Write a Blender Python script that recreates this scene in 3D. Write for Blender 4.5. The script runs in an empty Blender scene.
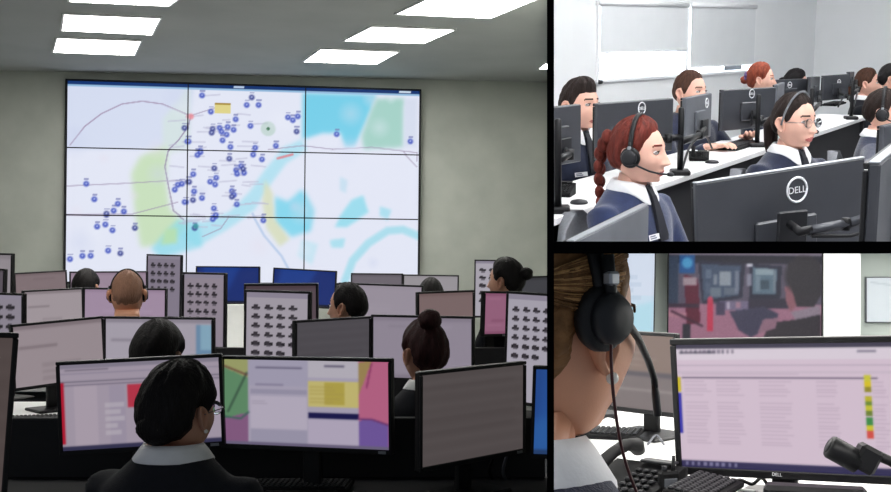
import bpy, bmesh, math, random
import numpy as np
from mathutils import Vector, Matrix
random.seed(7); RNG = np.random.default_rng(7)
SC = bpy.context.scene; COL = SC.collection
PI = math.pi
def rad(a): return a*PI/180

# ---------------------------------------------------------------- camera, world, exposure
K = 1100.0; U0 = 550.5; V0 = 247.5; CZ = 1.6          # focal length and principal point in pixels of the 891x492 frame
cam = bpy.data.cameras.new('camera'); camo = bpy.data.objects.new('camera', cam); COL.objects.link(camo)
camo.location = (0, 0, CZ); camo.rotation_euler = (PI/2, 0, 0)
cam.sensor_width = 36; cam.lens = K/891*36
cam.shift_x = (445.5-U0)/891; cam.shift_y = (V0-246)/891
cam.clip_start = .05; cam.clip_end = 200
SC.camera = camo
W = bpy.data.worlds.new('world'); SC.world = W; W.use_nodes = True
W.node_tree.nodes['Background'].inputs[0].default_value = (.8, .88, 1, 1)
W.node_tree.nodes['Background'].inputs[1].default_value = .25
SC.view_settings.view_transform = 'Standard'; SC.view_settings.look = 'None'
SC.view_settings.exposure = 0; SC.view_settings.gamma = 1; SC.view_settings.use_curve_mapping = False
A_LIGHT = 19.0; B_LIGHT = 20.0; B_SKY = 16.0; C_LIGHT = 4.2   # brightness of the lamps (added ones in B and C) and of the sky

# three rooms of one building, side by side: each has its own upright frame
TILT = math.atan((V0-25)/K)
ROOM = {'A': Matrix.Identity(4),
        'B': Matrix.Translation((0, 0, CZ)) @ Matrix.Rotation(TILT, 4, 'X') @ Matrix.Translation((0, 0, -1.45)),
        'C': Matrix.Translation((0, 0, CZ-1.40))}
TX = .0032; TZ = .0055; Y0 = 1.0
CLIP = {'A': [((-TX, 0, 0), (1, 0, 0))],
        'B': [((TX, 0, 0), (-1, 0, 0)), ((0, 0, CZ+TZ), (0, 0, -1))],
        'C': [((TX, 0, 0), (-1, 0, 0)), ((0, 0, CZ-TZ), (0, 0, 1))]}
DESK = {'A': .76, 'B': .77, 'C': .74}
def P(u, v, d): return Vector(((u-U0)/K*d, d, CZ-(v-V0)/K*d))
def L(room, u, v, d): return ROOM[room].inverted() @ P(u, v, d)
def on_plane(room, u, v, z):
    inv = ROOM[room].inverted(); o = inv @ Vector((0, 0, CZ)); q = inv @ P(u, v, 1.0); t = (z-o.z)/(q.z-o.z)
    return o+(q-o)*t

# ---------------------------------------------------------------- materials
MATS = {}
def lin(c):
    return tuple((x/255/12.92 if x/255 <= .04045 else ((x/255+.055)/1.055)**2.4) for x in c)
def mat(name, c=(128, 128, 128), rough=.6, metal=0, var=.08, scale=12, bump=0, bscale=80, emit=0, spec=.5, stretch=None, alpha=None, sheen=0):
    if name in MATS: return MATS[name]
    m = bpy.data.materials.new(name); m.use_nodes = True; nt = m.node_tree; b = nt.nodes['Principled BSDF']
    col = lin(c)
    b.inputs['Roughness'].default_value = rough; b.inputs['Metallic'].default_value = metal
    b.inputs['Specular IOR Level'].default_value = spec
    tc = nt.nodes.new('ShaderNodeTexCoord'); mp = nt.nodes.new('ShaderNodeMapping')
    nt.links.new(tc.outputs['Object'], mp.inputs['Vector'])
    if stretch: mp.inputs['Scale'].default_value = stretch
    n = nt.nodes.new('ShaderNodeTexNoise'); n.inputs['Scale'].default_value = scale; n.inputs['Detail'].default_value = 4
    nt.links.new(mp.outputs[0], n.inputs['Vector'])
    r = nt.nodes.new('ShaderNodeValToRGB'); r.color_ramp.elements[0].position = .3; r.color_ramp.elements[1].position = .7
    r.color_ramp.elements[0].color = tuple(x*(1-var) for x in col)+(1,)
    r.color_ramp.elements[1].color = tuple(min(1, x*(1+var)) for x in col)+(1,)
    nt.links.new(n.outputs['Fac'], r.inputs[0]); nt.links.new(r.outputs[0], b.inputs['Base Color'])
    if bump:
        n2 = nt.nodes.new('ShaderNodeTexNoise'); n2.inputs['Scale'].default_value = bscale; nt.links.new(mp.outputs[0], n2.inputs['Vector'])
        bp = nt.nodes.new('ShaderNodeBump'); bp.inputs['Strength'].default_value = bump; bp.inputs['Distance'].default_value = .01
        nt.links.new(n2.outputs['Fac'], bp.inputs['Height']); nt.links.new(bp.outputs[0], b.inputs['Normal'])
    if emit:
        b.inputs['Emission Color'].default_value = col+(1,); b.inputs['Emission Strength'].default_value = emit
    if sheen: b.inputs['Sheen Weight'].default_value = sheen
    if alpha is not None:
        b.inputs['Transmission Weight'].default_value = 1; b.inputs['IOR'].default_value = 1.1
    MATS[name] = m; return m
def attr_mat(name, emit):
    m = bpy.data.materials.new(name); m.use_nodes = True; nt = m.node_tree; b = nt.nodes['Principled BSDF']
    a = nt.nodes.new('ShaderNodeAttribute'); a.attribute_name = 'Col'
    if emit:
        b.inputs['Base Color'].default_value = (.012, .012, .013, 1); b.inputs['Roughness'].default_value = .5; b.inputs['Specular IOR Level'].default_value = .12
        nt.links.new(a.outputs['Color'], b.inputs['Emission Color']); b.inputs['Emission Strength'].default_value = emit
    else:
        nt.links.new(a.outputs['Color'], b.inputs['Base Color']); b.inputs['Roughness'].default_value = .6
    MATS[name] = m; return m
attr_mat('screen', 1.0); attr_mat('print', 0)
mat('black_edge', (3, 3, 4), .95, var=.02, spec=.05)
mat('wall_a', (176, 180, 172), .9, scale=3, bump=.05)
mat('ceiling_a', (170, 173, 171), .95, var=.05, scale=2, bump=.08, bscale=60)
mat('carpet_a', (52, 54, 60), 1, scale=150, bump=.3)
mat('wall_b', (238, 240, 241), .85, var=.02, scale=2)
mat('floor_b', (120, 120, 124), .6, scale=20)
mat('wall_c', (186, 195, 190), .85, var=.03, scale=2)
mat('pillar_c', (228, 232, 231), .8, var=.02, scale=2)
mat('black_plastic', (15, 15, 18), .45, var=.15, scale=30, bump=.05, bscale=400, spec=.35)
mat('matte_black', (13, 13, 15), .7, var=.1, spec=.2)
mat('dark_plastic', (27, 28, 32), .5, var=.12, scale=30, spec=.4)
mat('back_plastic', (60, 62, 68), .38, var=.1, scale=6, bump=.04, bscale=300)
mat('grey_plastic', (96, 99, 106), .45, var=.08)
mat('silver', (165, 168, 174), .35, .7, var=.05)
mat('white_lamp', (255, 253, 248), .6, var=.01)
mat('desk_white', (236, 236, 236), .45, var=.03, scale=4)
mat('desk_dark', (24, 24, 28), .6, var=.1)
mat('panel_black', (26, 26, 30), .75, var=.1)
mat('panel_white', (222, 224, 222), .7, var=.03)
mat('navy', (25, 33, 58), .95, var=.14, scale=60, bump=.25, bscale=350, sheen=.3)
mat('navy_b', (29, 42, 78), .95, var=.14, scale=60, bump=.25, bscale=350, sheen=.3)
mat('jacket', (20, 22, 30), .95, var=.15, scale=60, bump=.2, bscale=300)
mat('shirt', (238, 238, 240), .85, var=.03, scale=40, bump=.08, bscale=200)
mat('tie', (20, 22, 32), .7, var=.1)
mat('trousers', (24, 25, 32), .95)
mat('shoe', (16, 15, 16), .4)
mat('skin_a', (200, 150, 126), .55, var=.06, scale=18, bump=.04, bscale=300)
mat('skin_b', (228, 178, 158), .55, var=.05, scale=18, bump=.04, bscale=300)
mat('skin_c', (216, 156, 124), .5, var=.06, scale=14, bump=.05, bscale=400)
mat('lip', (176, 92, 88), .45, var=.05)
mat('eye_white', (226, 222, 220), .25, var=.02)
mat('iris', (52, 34, 24), .2, var=.1)
mat('pearl', (240, 236, 228), .2, var=.02)
mat('metal_bright', (210, 212, 216), .25, .9, var=.03)
mat('chair_grey', (120, 122, 128), .8, var=.1, scale=80, bump=.3, bscale=300)
mat('chair_black', (22, 22, 25), .8, var=.1)
mat('cable_red', (70, 20, 22), .5); mat('red', (196, 30, 46), .5); mat('purple', (84, 70, 120), .7)
mat('blind', (228, 231, 233), .9, var=.02, scale=5, bump=.05)
mat('frame_white', (244, 245, 246), .5, var=.02)
mat('glass', (245, 250, 252), .02, alpha=1, var=.0)
def hairmat(name, c, var=.35, rough=.5, stretch=(1, 1, .25)):
    return mat(name, c, rough+.1, 0, var, 70, .5, 160, stretch=stretch, spec=.18)
hairmat('hair_black', (20, 17, 18)); hairmat('hair_dark', (38, 28, 25)); hairmat('hair_brown', (70, 46, 35))
hairmat('hair_red', (100, 42, 34)); hairmat('hair_orange', (130, 62, 44)); hairmat('hair_stubble', (150, 112, 92), .1)
hairmat('hair_gold', (128, 92, 58), .5, .45, (1, .15, .6)); hairmat('hair_light', (190, 146, 96), .4, .45); hairmat('hair_maroon', (52, 26, 27))

# ---------------------------------------------------------------- mesh building
class MB:
    def __init__(s): s.v = []; s.f = []; s.m = []; s.sm = []
    def add(s, vs, fs, mi=0, smooth=False, M=None):
        o = len(s.v)
        for p in vs: s.v.append(tuple(M @ Vector(p)) if M is not None else tuple(p))
        for f in fs: s.f.append(tuple(i+o for i in f)); s.m.append(mi); s.sm.append(smooth)
        return s
    def box(s, c, d, M=None, mi=0):
        x, y, z = (q/2 for q in d)
        vs = [(c[0]+a*x, c[1]+b*y, c[2]+e*z) for e in (-1, 1) for b in (-1, 1) for a in (-1, 1)]
        return s.add(vs, [(0, 2, 3, 1), (4, 5, 7, 6), (0, 1, 5, 4), (2, 6, 7, 3), (0, 4, 6, 2), (1, 3, 7, 5)], mi, False, M)
    def rbox(s, c, d, r=.004, M=None, mi=0):
        # box with chamfered edges: 24 vertices
        h = [q/2 for q in d]; r = min(r, min(h)*.9); vs = []; idx = {}
        for sx in (-1, 1):
            for sy in (-1, 1):
                for sz in (-1, 1):
                    for ax in range(3):
                        p = [sx*(h[0]-r), sy*(h[1]-r), sz*(h[2]-r)]; p[ax] = (sx, sy, sz)[ax]*h[ax]
                        idx[(sx, sy, sz, ax)] = len(vs); vs.append((c[0]+p[0], c[1]+p[1], c[2]+p[2]))
        fs = []
        for ax in range(3):
            a, b = [i for i in range(3) if i != ax]
            for sg in (-1, 1):
                def k(ta, tb, which):
                    t = [0, 0, 0]; t[ax] = sg; t[a] = ta; t[b] = tb; return idx[(t[0], t[1], t[2], which)]
                fs.append((k(-1, -1, ax), k(1, -1, ax), k(1, 1, ax), k(-1, 1, ax)))
            for ta in (-1, 1):
                for tb in (-1, 1):
                    def k2(sv, which):
                        t = [0, 0, 0]; t[ax] = sv; t[a] = ta; t[b] = tb; return idx[(t[0], t[1], t[2], which)]
                    fs.append((k2(-1, a), k2(1, a), k2(1, b), k2(-1, b)))
        for sx in (-1, 1):
            for sy in (-1, 1):
                for sz in (-1, 1): fs.append(tuple(idx[(sx, sy, sz, ax)] for ax in range(3)))
        return s.add(vs, fs, mi, False, M)
    def loft(s, rings, cap=True, mi=0, smooth=True, M=None, closed=True):
        n = len(rings[0]); vs = [p for r in rings for p in r]; fs = []
        for i in range(len(rings)-1):
            for j in range(n if closed else n-1):
                k = (j+1) % n; fs.append((i*n+j, i*n+k, (i+1)*n+k, (i+1)*n+j))
        if cap:
            fs.append(tuple(range(n-1, -1, -1))); o = (len(rings)-1)*n; fs.append(tuple(o+j for j in range(n)))
        return s.add(vs, fs, mi, smooth, M)
    def tube(s, pts, r, n=8, cap=True, mi=0, M=None, flat=1.0):
        pts = [Vector(p) for p in pts]; rs = r if isinstance(r, (list, tuple)) else [r]*len(pts); rings = []
        t0 = (pts[1]-pts[0]).normalized(); up = Vector((0, 0, 1)) if abs(t0.z) < .9 else Vector((0, 1, 0))
        x = t0.cross(up).normalized()
        for i, p in enumerate(pts):
            t = (pts[min(i+1, len(pts)-1)]-pts[max(i-1, 0)]).normalized()
            x = (x-t*x.dot(t)).normalized(); y = t.cross(x)
            rings.append([p+(x*math.cos(a)+y*math.sin(a)*flat)*rs[i] for a in (2*PI*j/n for j in range(n))])
        return s.loft(rings, cap, mi, True, M)
    def cyl(s, p0, p1, r, n=16, mi=0, M=None):
        return s.tube([p0, p1], r, n, True, mi, M)
    def ell(s, c, r, n=16, k=10, mi=0, M=None):
        rings = []
        for i in range(k+1):
            th = PI*i/k; th = min(max(th, .03), PI-.03)
            rings.append([(c[0]+r[0]*math.sin(th)*math.cos(2*PI*j/n), c[1]+r[1]*math.sin(th)*math.sin(2*PI*j/n), c[2]+r[2]*math.cos(th)) for j in range(n)])
        return s.loft(rings, True, mi, True, M)
    def lathe(s, prof, n=24, mi=0, M=None):      # prof of (radius, height along z)
        rings = [[(r*math.cos(2*PI*j/n), r*math.sin(2*PI*j/n), z) for j in range(n)] for r, z in prof]
        return s.loft(rings, True, mi, True, M)
    def mesh(s, name, mats):
        me = bpy.data.meshes.new(name); me.from_pydata(s.v, [], s.f)
        for m in mats: me.materials.append(MATS[m])
        me.polygons.foreach_set('material_index', s.m); me.polygons.foreach_set('use_smooth', s.sm)
        bm = bmesh.new(); bm.from_mesh(me); bmesh.ops.recalc_face_normals(bm, faces=bm.faces); bm.to_mesh(me); bm.free()
        me.update(); return me
OBJROOM = {}
def link(o, room, parent=None):
    COL.objects.link(o); OBJROOM[o.name] = room
    if parent is not None: o.parent = parent
    return o
def build(mb, name, mats, room, parent=None, M=None, label=None):
    if isinstance(mats, str): mats = [mats]
    o = bpy.data.objects.new(name, mb.mesh(name, mats) if isinstance(mb, MB) else mb)
    link(o, room, parent)
    if parent is None: o.matrix_world = ROOM[room] @ (M or Matrix.Identity(4))
    elif M is not None: o.matrix_local = M
    if label: o['label'] = label
    return o
def thing(name, label, cat, room, M, group=None):
    o = bpy.data.objects.new(name, None); link(o, room); o.empty_display_size = .05
    o.matrix_world = ROOM[room] @ M
    return tag(o, label, cat, group)
def tag(o, label, cat, group=None):
    o['label'] = label; o['category'] = cat
    if group: o['group'] = group
    return o
def struct(name, mb, mats, room, label=None, M=None):
    o = build(mb, name, mats, room, None, M); o['kind'] = 'structure'
    if label: o['label'] = label
    return o
def frame(loc, rz=0, extra=None):
    m = Matrix.Translation(loc) @ Matrix.Rotation(rz, 4, 'Z')
    return m @ extra if extra is not None else m

# ---------------------------------------------------------------- pictures shown on screens, held as colours of the screen's own grid
class Ras:
    def __init__(s, w, h, bg, asp=None):
        s.w, s.h = w, h; s.asp = asp or w/h
        s.a = np.ones((h+1, w+1, 3))*np.array(bg)/255.
        y, x = np.mgrid[0:h+1, 0:w+1]; s.x = x/w; s.y = y/h
    def put(s, mask, c, al=1.):
        k = (mask*al)[..., None]; s.a = s.a*(1-k)+np.array(c)/255.*k; return s
    def rect(s, x0, y0, x1, y1, c, al=1.):
        return s.put(((s.x >= x0) & (s.x <= x1) & (s.y >= y0) & (s.y <= y1)).astype(float), c, al)
    def line(s, pts, c, wd=.006, al=1.):
        d = np.full(s.x.shape, 9.)
        for (x0, y0), (x1, y1) in zip(pts[:-1], pts[1:]):
            ax, ay, bx, by = x0*s.asp, y0, x1*s.asp, y1; px, py = s.x*s.asp, s.y
            t = np.clip(((px-ax)*(bx-ax)+(py-ay)*(by-ay))/max(1e-9, (bx-ax)**2+(by-ay)**2), 0, 1)
            d = np.minimum(d, np.hypot(px-ax-t*(bx-ax), py-ay-t*(by-ay)))
        return s.put(np.clip(1.5-d/wd, 0, 1), c, al)
    def disc(s, x, y, r, c, al=1., soft=.3):
        d = np.hypot((s.x-x)*s.asp, s.y-y)/r; return s.put(np.clip((1-d)/soft, 0, 1), c, al)
    def poly(s, pts, c, al=1., soft=0):
        ins = np.zeros(s.x.shape, bool); n = len(pts)
        for i in range(n):
            x0, y0 = pts[i]; x1, y1 = pts[(i+1) % n]
            if y0 == y1: continue
            cond = ((y0 > s.y) != (y1 > s.y)) & (s.x < (x1-x0)*(s.y-y0)/(y1-y0)+x0); ins ^= cond
        k = ins.astype(float)
        for _ in range(soft):
            q = np.pad(k, 1, mode='edge'); k = (q[:-2, 1:-1]+q[2:, 1:-1]+q[1:-1, :-2]+q[1:-1, 2:]+q[1:-1, 1:-1])/5
        return s.put(k, c, al)
    def rows(s, x0, y0, x1, y1, n, c, al=.5, seed=1, fill=.8):
        rg = np.random.default_rng(seed)
        for i in range(n):
            y = y0+(y1-y0)*(i+.5)/n; s.rect(x0, y-.28*(y1-y0)/n, x0+(x1-x0)*(fill*.6+.4*fill*rg.random()), y+.28*(y1-y0)/n, c, al)
        return s
    def noise(s, k):
        s.a = np.clip(s.a+RNG.normal(0, k, s.a.shape[:2])[..., None], 0, 1); return s
    def blur(s, n=1):
        for _ in range(n):
            q = np.pad(s.a, ((1, 1), (1, 1), (0, 0)), mode='edge'); s.a = (q[:-2, 1:-1]+q[2:, 1:-1]+q[1:-1, :-2]+q[1:-1, 2:]+2*q[1:-1, 1:-1])/6
        return s
    def sub(s, i0, i1, j0, j1):
        r = Ras(i1-i0, j1-j0, (0, 0, 0)); r.a = s.a[j0:j1+1, i0:i1+1]; return r
DIM = 1.0
def raster_mesh(name, ras, w, h, M=None, material='screen', thick=.0015):
    # picture lies in local XZ, facing -Y, with real thickness; x to the right seen from -Y
    W_, H_ = ras.w, ras.h
    xs = (np.arange(W_+1)/W_-.5)*w; zs = (.5-np.arange(H_+1)/H_)*h
    X, Z = np.meshgrid(xs, zs); v = np.stack([X, np.zeros_like(X), Z], -1).reshape(-1, 3)
    idx = np.arange((W_+1)*(H_+1)).reshape(H_+1, W_+1)
    f = np.stack([idx[1:, :-1], idx[1:, 1:], idx[:-1, 1:], idx[:-1, :-1]], -1).reshape(-1, 4)
    if M is not None:
        m = np.array(M); v = v @ m[:3, :3].T+m[:3, 3]
    me = bpy.data.meshes.new(name); me.from_pydata(v.tolist(), [], f.tolist())
    c = ras.a.reshape(-1, 3)*DIM; c = np.where(c <= .04045, c/12.92, ((c+.055)/1.055)**2.4)
    at = me.color_attributes.new('Col', 'FLOAT_COLOR', 'POINT')
    at.data.foreach_set('color', np.concatenate([c, np.ones((len(c), 1))], 1).astype(np.float32).ravel())
    me.materials.append(MATS[material]); return me
def text_mesh(txt, size, depth=.001):
    cu = bpy.data.curves.new('t', 'FONT'); cu.body = txt; cu.size = size; cu.extrude = depth; cu.align_x = 'CENTER'; cu.align_y = 'CENTER'
    cu.resolution_u = 3
    o = bpy.data.objects.new('t', cu); COL.objects.link(o); dg = bpy.context.evaluated_depsgraph_get()
    me = bpy.data.meshes.new_from_object(o.evaluated_get(dg)); bpy.data.objects.remove(o); bpy.data.curves.remove(cu)
    return [tuple(v.co) for v in me.vertices], [tuple(p.vertices) for p in me.polygons]
def remesh(mb, name, mats, voxel, smooth=4):
    me = mb.mesh(name, mats); o = bpy.data.objects.new('tmp', me); COL.objects.link(o)
    r = o.modifiers.new('r', 'REMESH'); r.mode = 'VOXEL'; r.voxel_size = voxel; r.use_smooth_shade = True
    sm = o.modifiers.new('s', 'SMOOTH'); sm.factor = .5; sm.iterations = smooth
    dg = bpy.context.evaluated_depsgraph_get(); out = bpy.data.meshes.new_from_object(o.evaluated_get(dg))
    bpy.data.objects.remove(o); out.name = name
    out.materials.clear()
    for m in mats: out.materials.append(MATS[m])
    return out
# ---------------------------------------------------------------- people
def sst(x): x = np.clip(x, 0, 1); return x*x*(3-2*x)
def head_surface(th, ph, male=0.):
    sx = np.sin(th); c = np.cos(th)
    x = .0745*sx*np.sin(ph); z = .117*c; cp = np.cos(ph)
    sf = np.where(c < 0, np.sqrt(np.clip(1-np.abs(c)**2.9, 0, 1)), sx)
    low = np.clip((-z-.0)/.1, 0, 1)
    y = np.where(cp > 0, .094*sf*cp, .101*sx*cp)
    y = np.where(y < 0, y*(1-.42*low**1.1), y)
    w = sst(y/.05)
    x = x*(1-(.30-.08*male)*low**1.5*w)*(1+.05*np.exp(-((z+.03)/.03)**2)*w)
    ax = np.abs(x)
    y = np.where(y > 0, y*(1-.05*(ax/.07)**2), y)
    y = y+w*(.011*np.exp(-((z+.094)/.018)**2-(x/.026)**2)                                   # chin
             - .006*np.exp(-((z+.080)/.008)**2-(x/.03)**2)
             + .003*np.exp(-((z-.034)/.010)**2-((ax-.03)/.025)**2)                            # brow
             - .012*np.exp(-((ax-.031)/.016)**2-((z-.012)/.012)**2)                           # eye socket
             + .004*np.exp(-((ax-.045)/.018)**2-((z+.022)/.018)**2)                           # cheek
             + .006*np.exp(-(x/.024)**2)*(np.exp(-((z+.0575)/.006)**2)+1.1*np.exp(-((z+.070)/.006)**2))
             - .002*np.exp(-(x/.024)**2-((z+.0635)/.003)**2))
    t = np.clip((.024-z)/.055, 0, 1); prof = np.where(z > -.031, t**1.3, np.clip(1-(-.031-z)/.012, 0, 1))
    prof = np.where(z > .024, 0, prof)
    wid = .008+.005*t
    y = y+w*.027*prof*np.exp(-(x/wid)**2)+w*.007*np.exp(-((ax-.012)/.007)**2-((z+.031)/.008)**2)
    return x, y, z
def fr_angles(nf, nb):
    a = [-rad(78)+rad(156)*i/nf for i in range(nf)]+[rad(78)+rad(204)*i/nb for i in range(nb)]
    return np.array(a)
def ik(s, h, l1, l2, hint):
    d = h-s; D = min(d.length, (l1+l2)*.995); u = d.normalized(); a = (l1*l1-l2*l2+D*D)/(2*D); r = math.sqrt(max(0, l1*l1-a*a))
    p = (hint-u*hint.dot(u)).normalized(); return s+u*a+p*r, s+u*D
def hand(mb, wr, fwd, side, S, mi=0, curl=.5):
    # palm, four unequal bent fingers and a thumb leaving the side of the palm; fwd = pointing direction, palm down
    f = fwd.normalized(); up = Vector((0, 0, 1)); r = f.cross(up).normalized()*side; up = r.cross(f).normalized()
    if up.z < 0: up = -up
    def q(a, b, c): return wr+f*(a*S)+r*(b*S)+up*(c*S)
    mb.loft([[q(a, math.cos(t)*w, math.sin(t)*h) for t in (2*PI*j/12 for j in range(12))] for a, w, h in ((-.01, .022, .018), (.02, .030, .017), (.055, .039, .015), (.085, .038, .012), (.094, .03, .008))], mi=mi)
    for k, (b, ln) in enumerate(((-.028, .070), (-.010, .080), (.010, .075), (.028, .058))):
        c = curl; pts = [q(.078, b, 0), q(.09+ln*.40, b*1.1, .004), q(.09+ln*(.40+.32*math.cos(c)), b*1.12, .004-ln*.33*math.sin(c)), q(.09+ln*(.40+.32*math.cos(c)+.22*math.cos(1.6*c)), b*1.12, .002-ln*(.33*math.sin(c)+.24*math.sin(1.6*c)))]
        mb.tube(pts, [.0095*S, .009*S, .008*S, .006*S], 8, mi=mi)
    mb.tube([q(.015, -.026, -.002), q(.045, -.050, -.006), q(.070, -.056, -.012), q(.088, -.050, -.016)], [.012*S, .011*S, .0095*S, .007*S], 8, mi=mi)
HAIRLINE = {'woman': [(0, .082), (35, .074), (60, .045), (74, .004), (84, .0), (92, .022), (106, .022), (118, -.035), (140, -.06), (180, -.07)],
            'man': [(0, .078), (35, .074), (52, .062), (66, .028), (76, -.008), (86, -.012), (93, .022), (106, .022), (118, -.03), (140, -.055), (180, -.06)],
            'fringe': [(0, .060), (35, .060), (55, .056), (66, .034), (76, .002), (86, -.004), (93, .018), (106, .018), (118, -.035), (140, -.06), (180, -.065)],
            'buzz': [(0, .095), (30, .09), (52, .07), (70, .03), (82, .01), (93, .022), (106, .022), (118, -.03), (140, -.055), (180, -.06)]}
def ear_mesh(mb, side, Mh, S, mi=0):
    prof = [(0, .001), (.35, .000), (.55, .002), (.70, .008), (.84, .0135), (.95, .0135), (1.03, .009), (1.0, .003), (.8, -.006), (.4, -.012)]
    rings = []
    for rr, off in prof:
        ring = []
        for j in range(22):
            a = 2*PI*j/22; hz = math.cos(a)*.033*rr; wy = math.sin(a)*.0185*rr*(1.15 if math.cos(a) > 0 else 1-.35*abs(math.cos(a)))
            o = off*(1 if math.cos(a) > -.6 else .8)
            # tilted back, flares outward towards the rear
            yy = -.012+wy-hz*.22; zz = -.006+hz; xx = .0715+o+max(0, -wy)*.45
            ring.append(Mh @ Vector((side*xx*1.0, yy, zz)))
        rings.append(ring)
    mb.loft(rings, True, mi)
def person(label, room, head, rz, S=1., skin='skin_a', top='jacket', hair='woman', hairm='hair_black', vol=.014, hyaw=0, hpitch=0, male=0,
           hands=None, collar=True, tie=False, bun=None, tail=None, badge=None, patch=False, detail=1, band=None, earring=False, legs=True, group=None, lean=0., fringe=0., scrunchie=None, curl=.45, hs=1., nd=0.):
    Hc = L(room, *head); R2 = Matrix.Rotation(rz, 4, 'Z')
    off = Vector((0, .03*S+lean, (.738-nd)*S)); o = R2 @ off; seat = Hc.z-o.z; base = Vector((Hc.x-o.x, Hc.y-o.y, 0))
    Mp = frame(base, rz)
    def z_(h): return seat+h*S
    piv = Vector((0,   .012*S+lean, z_(.631-nd)))
    Rh = Matrix.Rotation(rad(hyaw), 4, 'Z') @ Matrix.Rotation(rad(hpitch), 4, 'X')
    Mh = Matrix.Translation(piv) @ Rh @ Matrix.Translation((0, .018*S, .107*S)) @ Matrix.Scale(S*hs, 4)
    nf, nb = (48, 30) if detail else (30, 20)
    ph = fr_angles(nf, nb); n = len(ph)
    th = np.concatenate([np.linspace(.05, 1.1, 14 if detail else 9, endpoint=False), np.linspace(1.1, 2.52, 46 if detail else 24)])
    TH, PH = np.meshgrid(th, ph, indexing='ij'); x, y, z = head_surface(TH, PH, male)
    mb = MB(); rings = []
    for i in range(len(th)): rings.append([Mh @ Vector((x[i, j], y[i, j], z[i, j])) for j in range(n)])
    def ring(h, cy, rx, ry, e=1.):
        lf = lean*max(0, h)/.738
        return [Vector((rx*S*math.copysign(abs(math.sin(p))**e, math.sin(p)), (cy*S+lf)+ry*S*math.copysign(abs(math.cos(p))**e, math.cos(p)), z_(h))) for p in ph]
    wf = 1+.07*male
    tors = [(.60, -.008, .085, .066), (.575, -.008, .125*wf, .078), (.545, -.004, .168*wf, .092), (.50, 0, .178*wf, .108), (.42, .008, .165*wf, .117), (.34, .01, .150*wf, .112), (.25, .008, .138*wf, .105), (.15, .002, .155, .115), (.06, 0, .175, .135), (.0, 0, .168, .13), (-.03, 0, .12, .10)]
    neckr = ring(.668-nd*.8, .010, .050+.006*male, .053+.004*male)
    q = Rh.to_quaternion(); qh = Matrix.Translation(piv) @ Matrix.Identity(4).lerp(Rh, .6) @ Matrix.Translation(-piv)
    jaw = [Vector(p) for p in rings[-1]]
    top_neck = [qh @ p for p in neckr]
    rings.append([a.lerp(b, .55)+Vector((0, 0, .002*S)) for a, b in zip(jaw, top_neck)])
    rings.append(top_neck); rings.append(ring(.640-nd*.4,.002, .052+.006*male, .053+.004*male)); rings.append(ring(.618, -.004, .062, .058))
    for t in tors: rings.append(ring(*t, e=.92))
    mb.loft(rings)
    # lips and brows are coloured skin of the same surface
    for i in range(len(th)-1):
        for j in range(n):
            k = (j+1) % n; xx = (x[i, j]+x[i, k])/2; yy = y[i, j]; zz = (z[i, j]+z[i+1, j])/2
            if yy > .05:
                if abs(xx) < .024 and abs(zz+.064) < .0105*(1-(xx/.027)**2): mb.m[i*n+j] = 1
                if .012 < abs(xx) < .048 and abs(zz-(.031+.006*(1-((abs(xx)-.028)/.024)**2))) < .0036: mb.m[i*n+j] = 2
    for s in (-1, 1): ear_mesh(mb, s, Mh, S)
    # arms with five-fingered hands, legs and feet
    sw = MB()
    for t in [(.625, -.006, .070, .064)]+tors: pass
    infl = .011
    sw.loft([ring(h, cy, rx+infl, ry+infl, .92) for h, cy, rx, ry in [(.630, -.004, .060, .058), (.606, -.008, .090, .070)]+tors[1:]])
    hands = dict(hands or {})
    Mi = Mp.inverted()
    for k_, v_ in list(hands.items()):
        if len(v_) == 4: p_ = Mi @ L(room, *v_[:3]); hands[k_] = (p_.x/S, p_.y/S, (p_.z-seat)/S)
    for s in (-1, 1):
        sh = Vector((s*.168*S*wf, lean*.7, z_(.525))); tgt = hands.get(s, (s*.17, .34, .27))
        hv = Vector((tgt[0]*S, tgt[1]*S+lean*.5, z_(tgt[2])))
        el, wr = ik(sh, hv, .285*S, .25*S, Vector((s*.5, -.35, -1)))
        mb.tube([sh-Vector((s*.03*S, 0, 0)), sh.lerp(el, .5), el, el.lerp(wr, .4), wr], [.05*S, .043*S, .036*S, .034*S, .023*S], 12)
        fw = (wr-el).normalized(); fw.z *= .25; hand(mb, wr, fw, s, S, curl=curl)
        inn = sh-Vector((s*.05*S, 0, .01*S))
        e2 = el.lerp(wr, .97)
        sw.tube([inn, sh, sh.lerp(el, .3), sh.lerp(el, .7), el, el.lerp(wr, .3), el.lerp(wr, .75), e2], [.062*S, .066*S, .060*S, .054*S, .048*S, .047*S, .038*S, .034*S], 14)
    tr = MB()
    if legs:
        tr.ell((0, .02*S, z_(.02)), (.185*S, .16*S, .11*S), 20, 12)
        for s in (-1, 1):
            fl = .07*S; hip = Vector((s*.09*S, .06*S, z_(.04))); kn = Vector((s*.12*S, .46*S, z_(.02))); an = Vector((s*.12*S, .42*S, fl+.02)); toe = Vector((s*.13*S, .57*S, .035))
            if an.z > kn.z-.1*S: an = kn+Vector((0, 0, -.1*S))
            mb.tube([hip, hip.lerp(kn, .5), kn, kn.lerp(an, .35), an], [.075*S, .066*S, .05*S, .05*S, .034*S], 12)
            tr.tube([hip, hip.lerp(kn, .5), kn, kn+Vector((0, .0, -.05*S)), kn.lerp(an, .4), an], [.088*S, .080*S, .066*S, .062*S, .060*S, .052*S], 14)
    body = build(mb, 'person', [skin, 'lip', hairm if hairm not in ('hair_stubble',) else 'hair_dark'], room, None, Mp)
    tag(body, label, 'person', group)
    build(remesh(sw, 'sweater', [top], .014*S if detail else .018*S), 'sweater', top, room, body)
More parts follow.
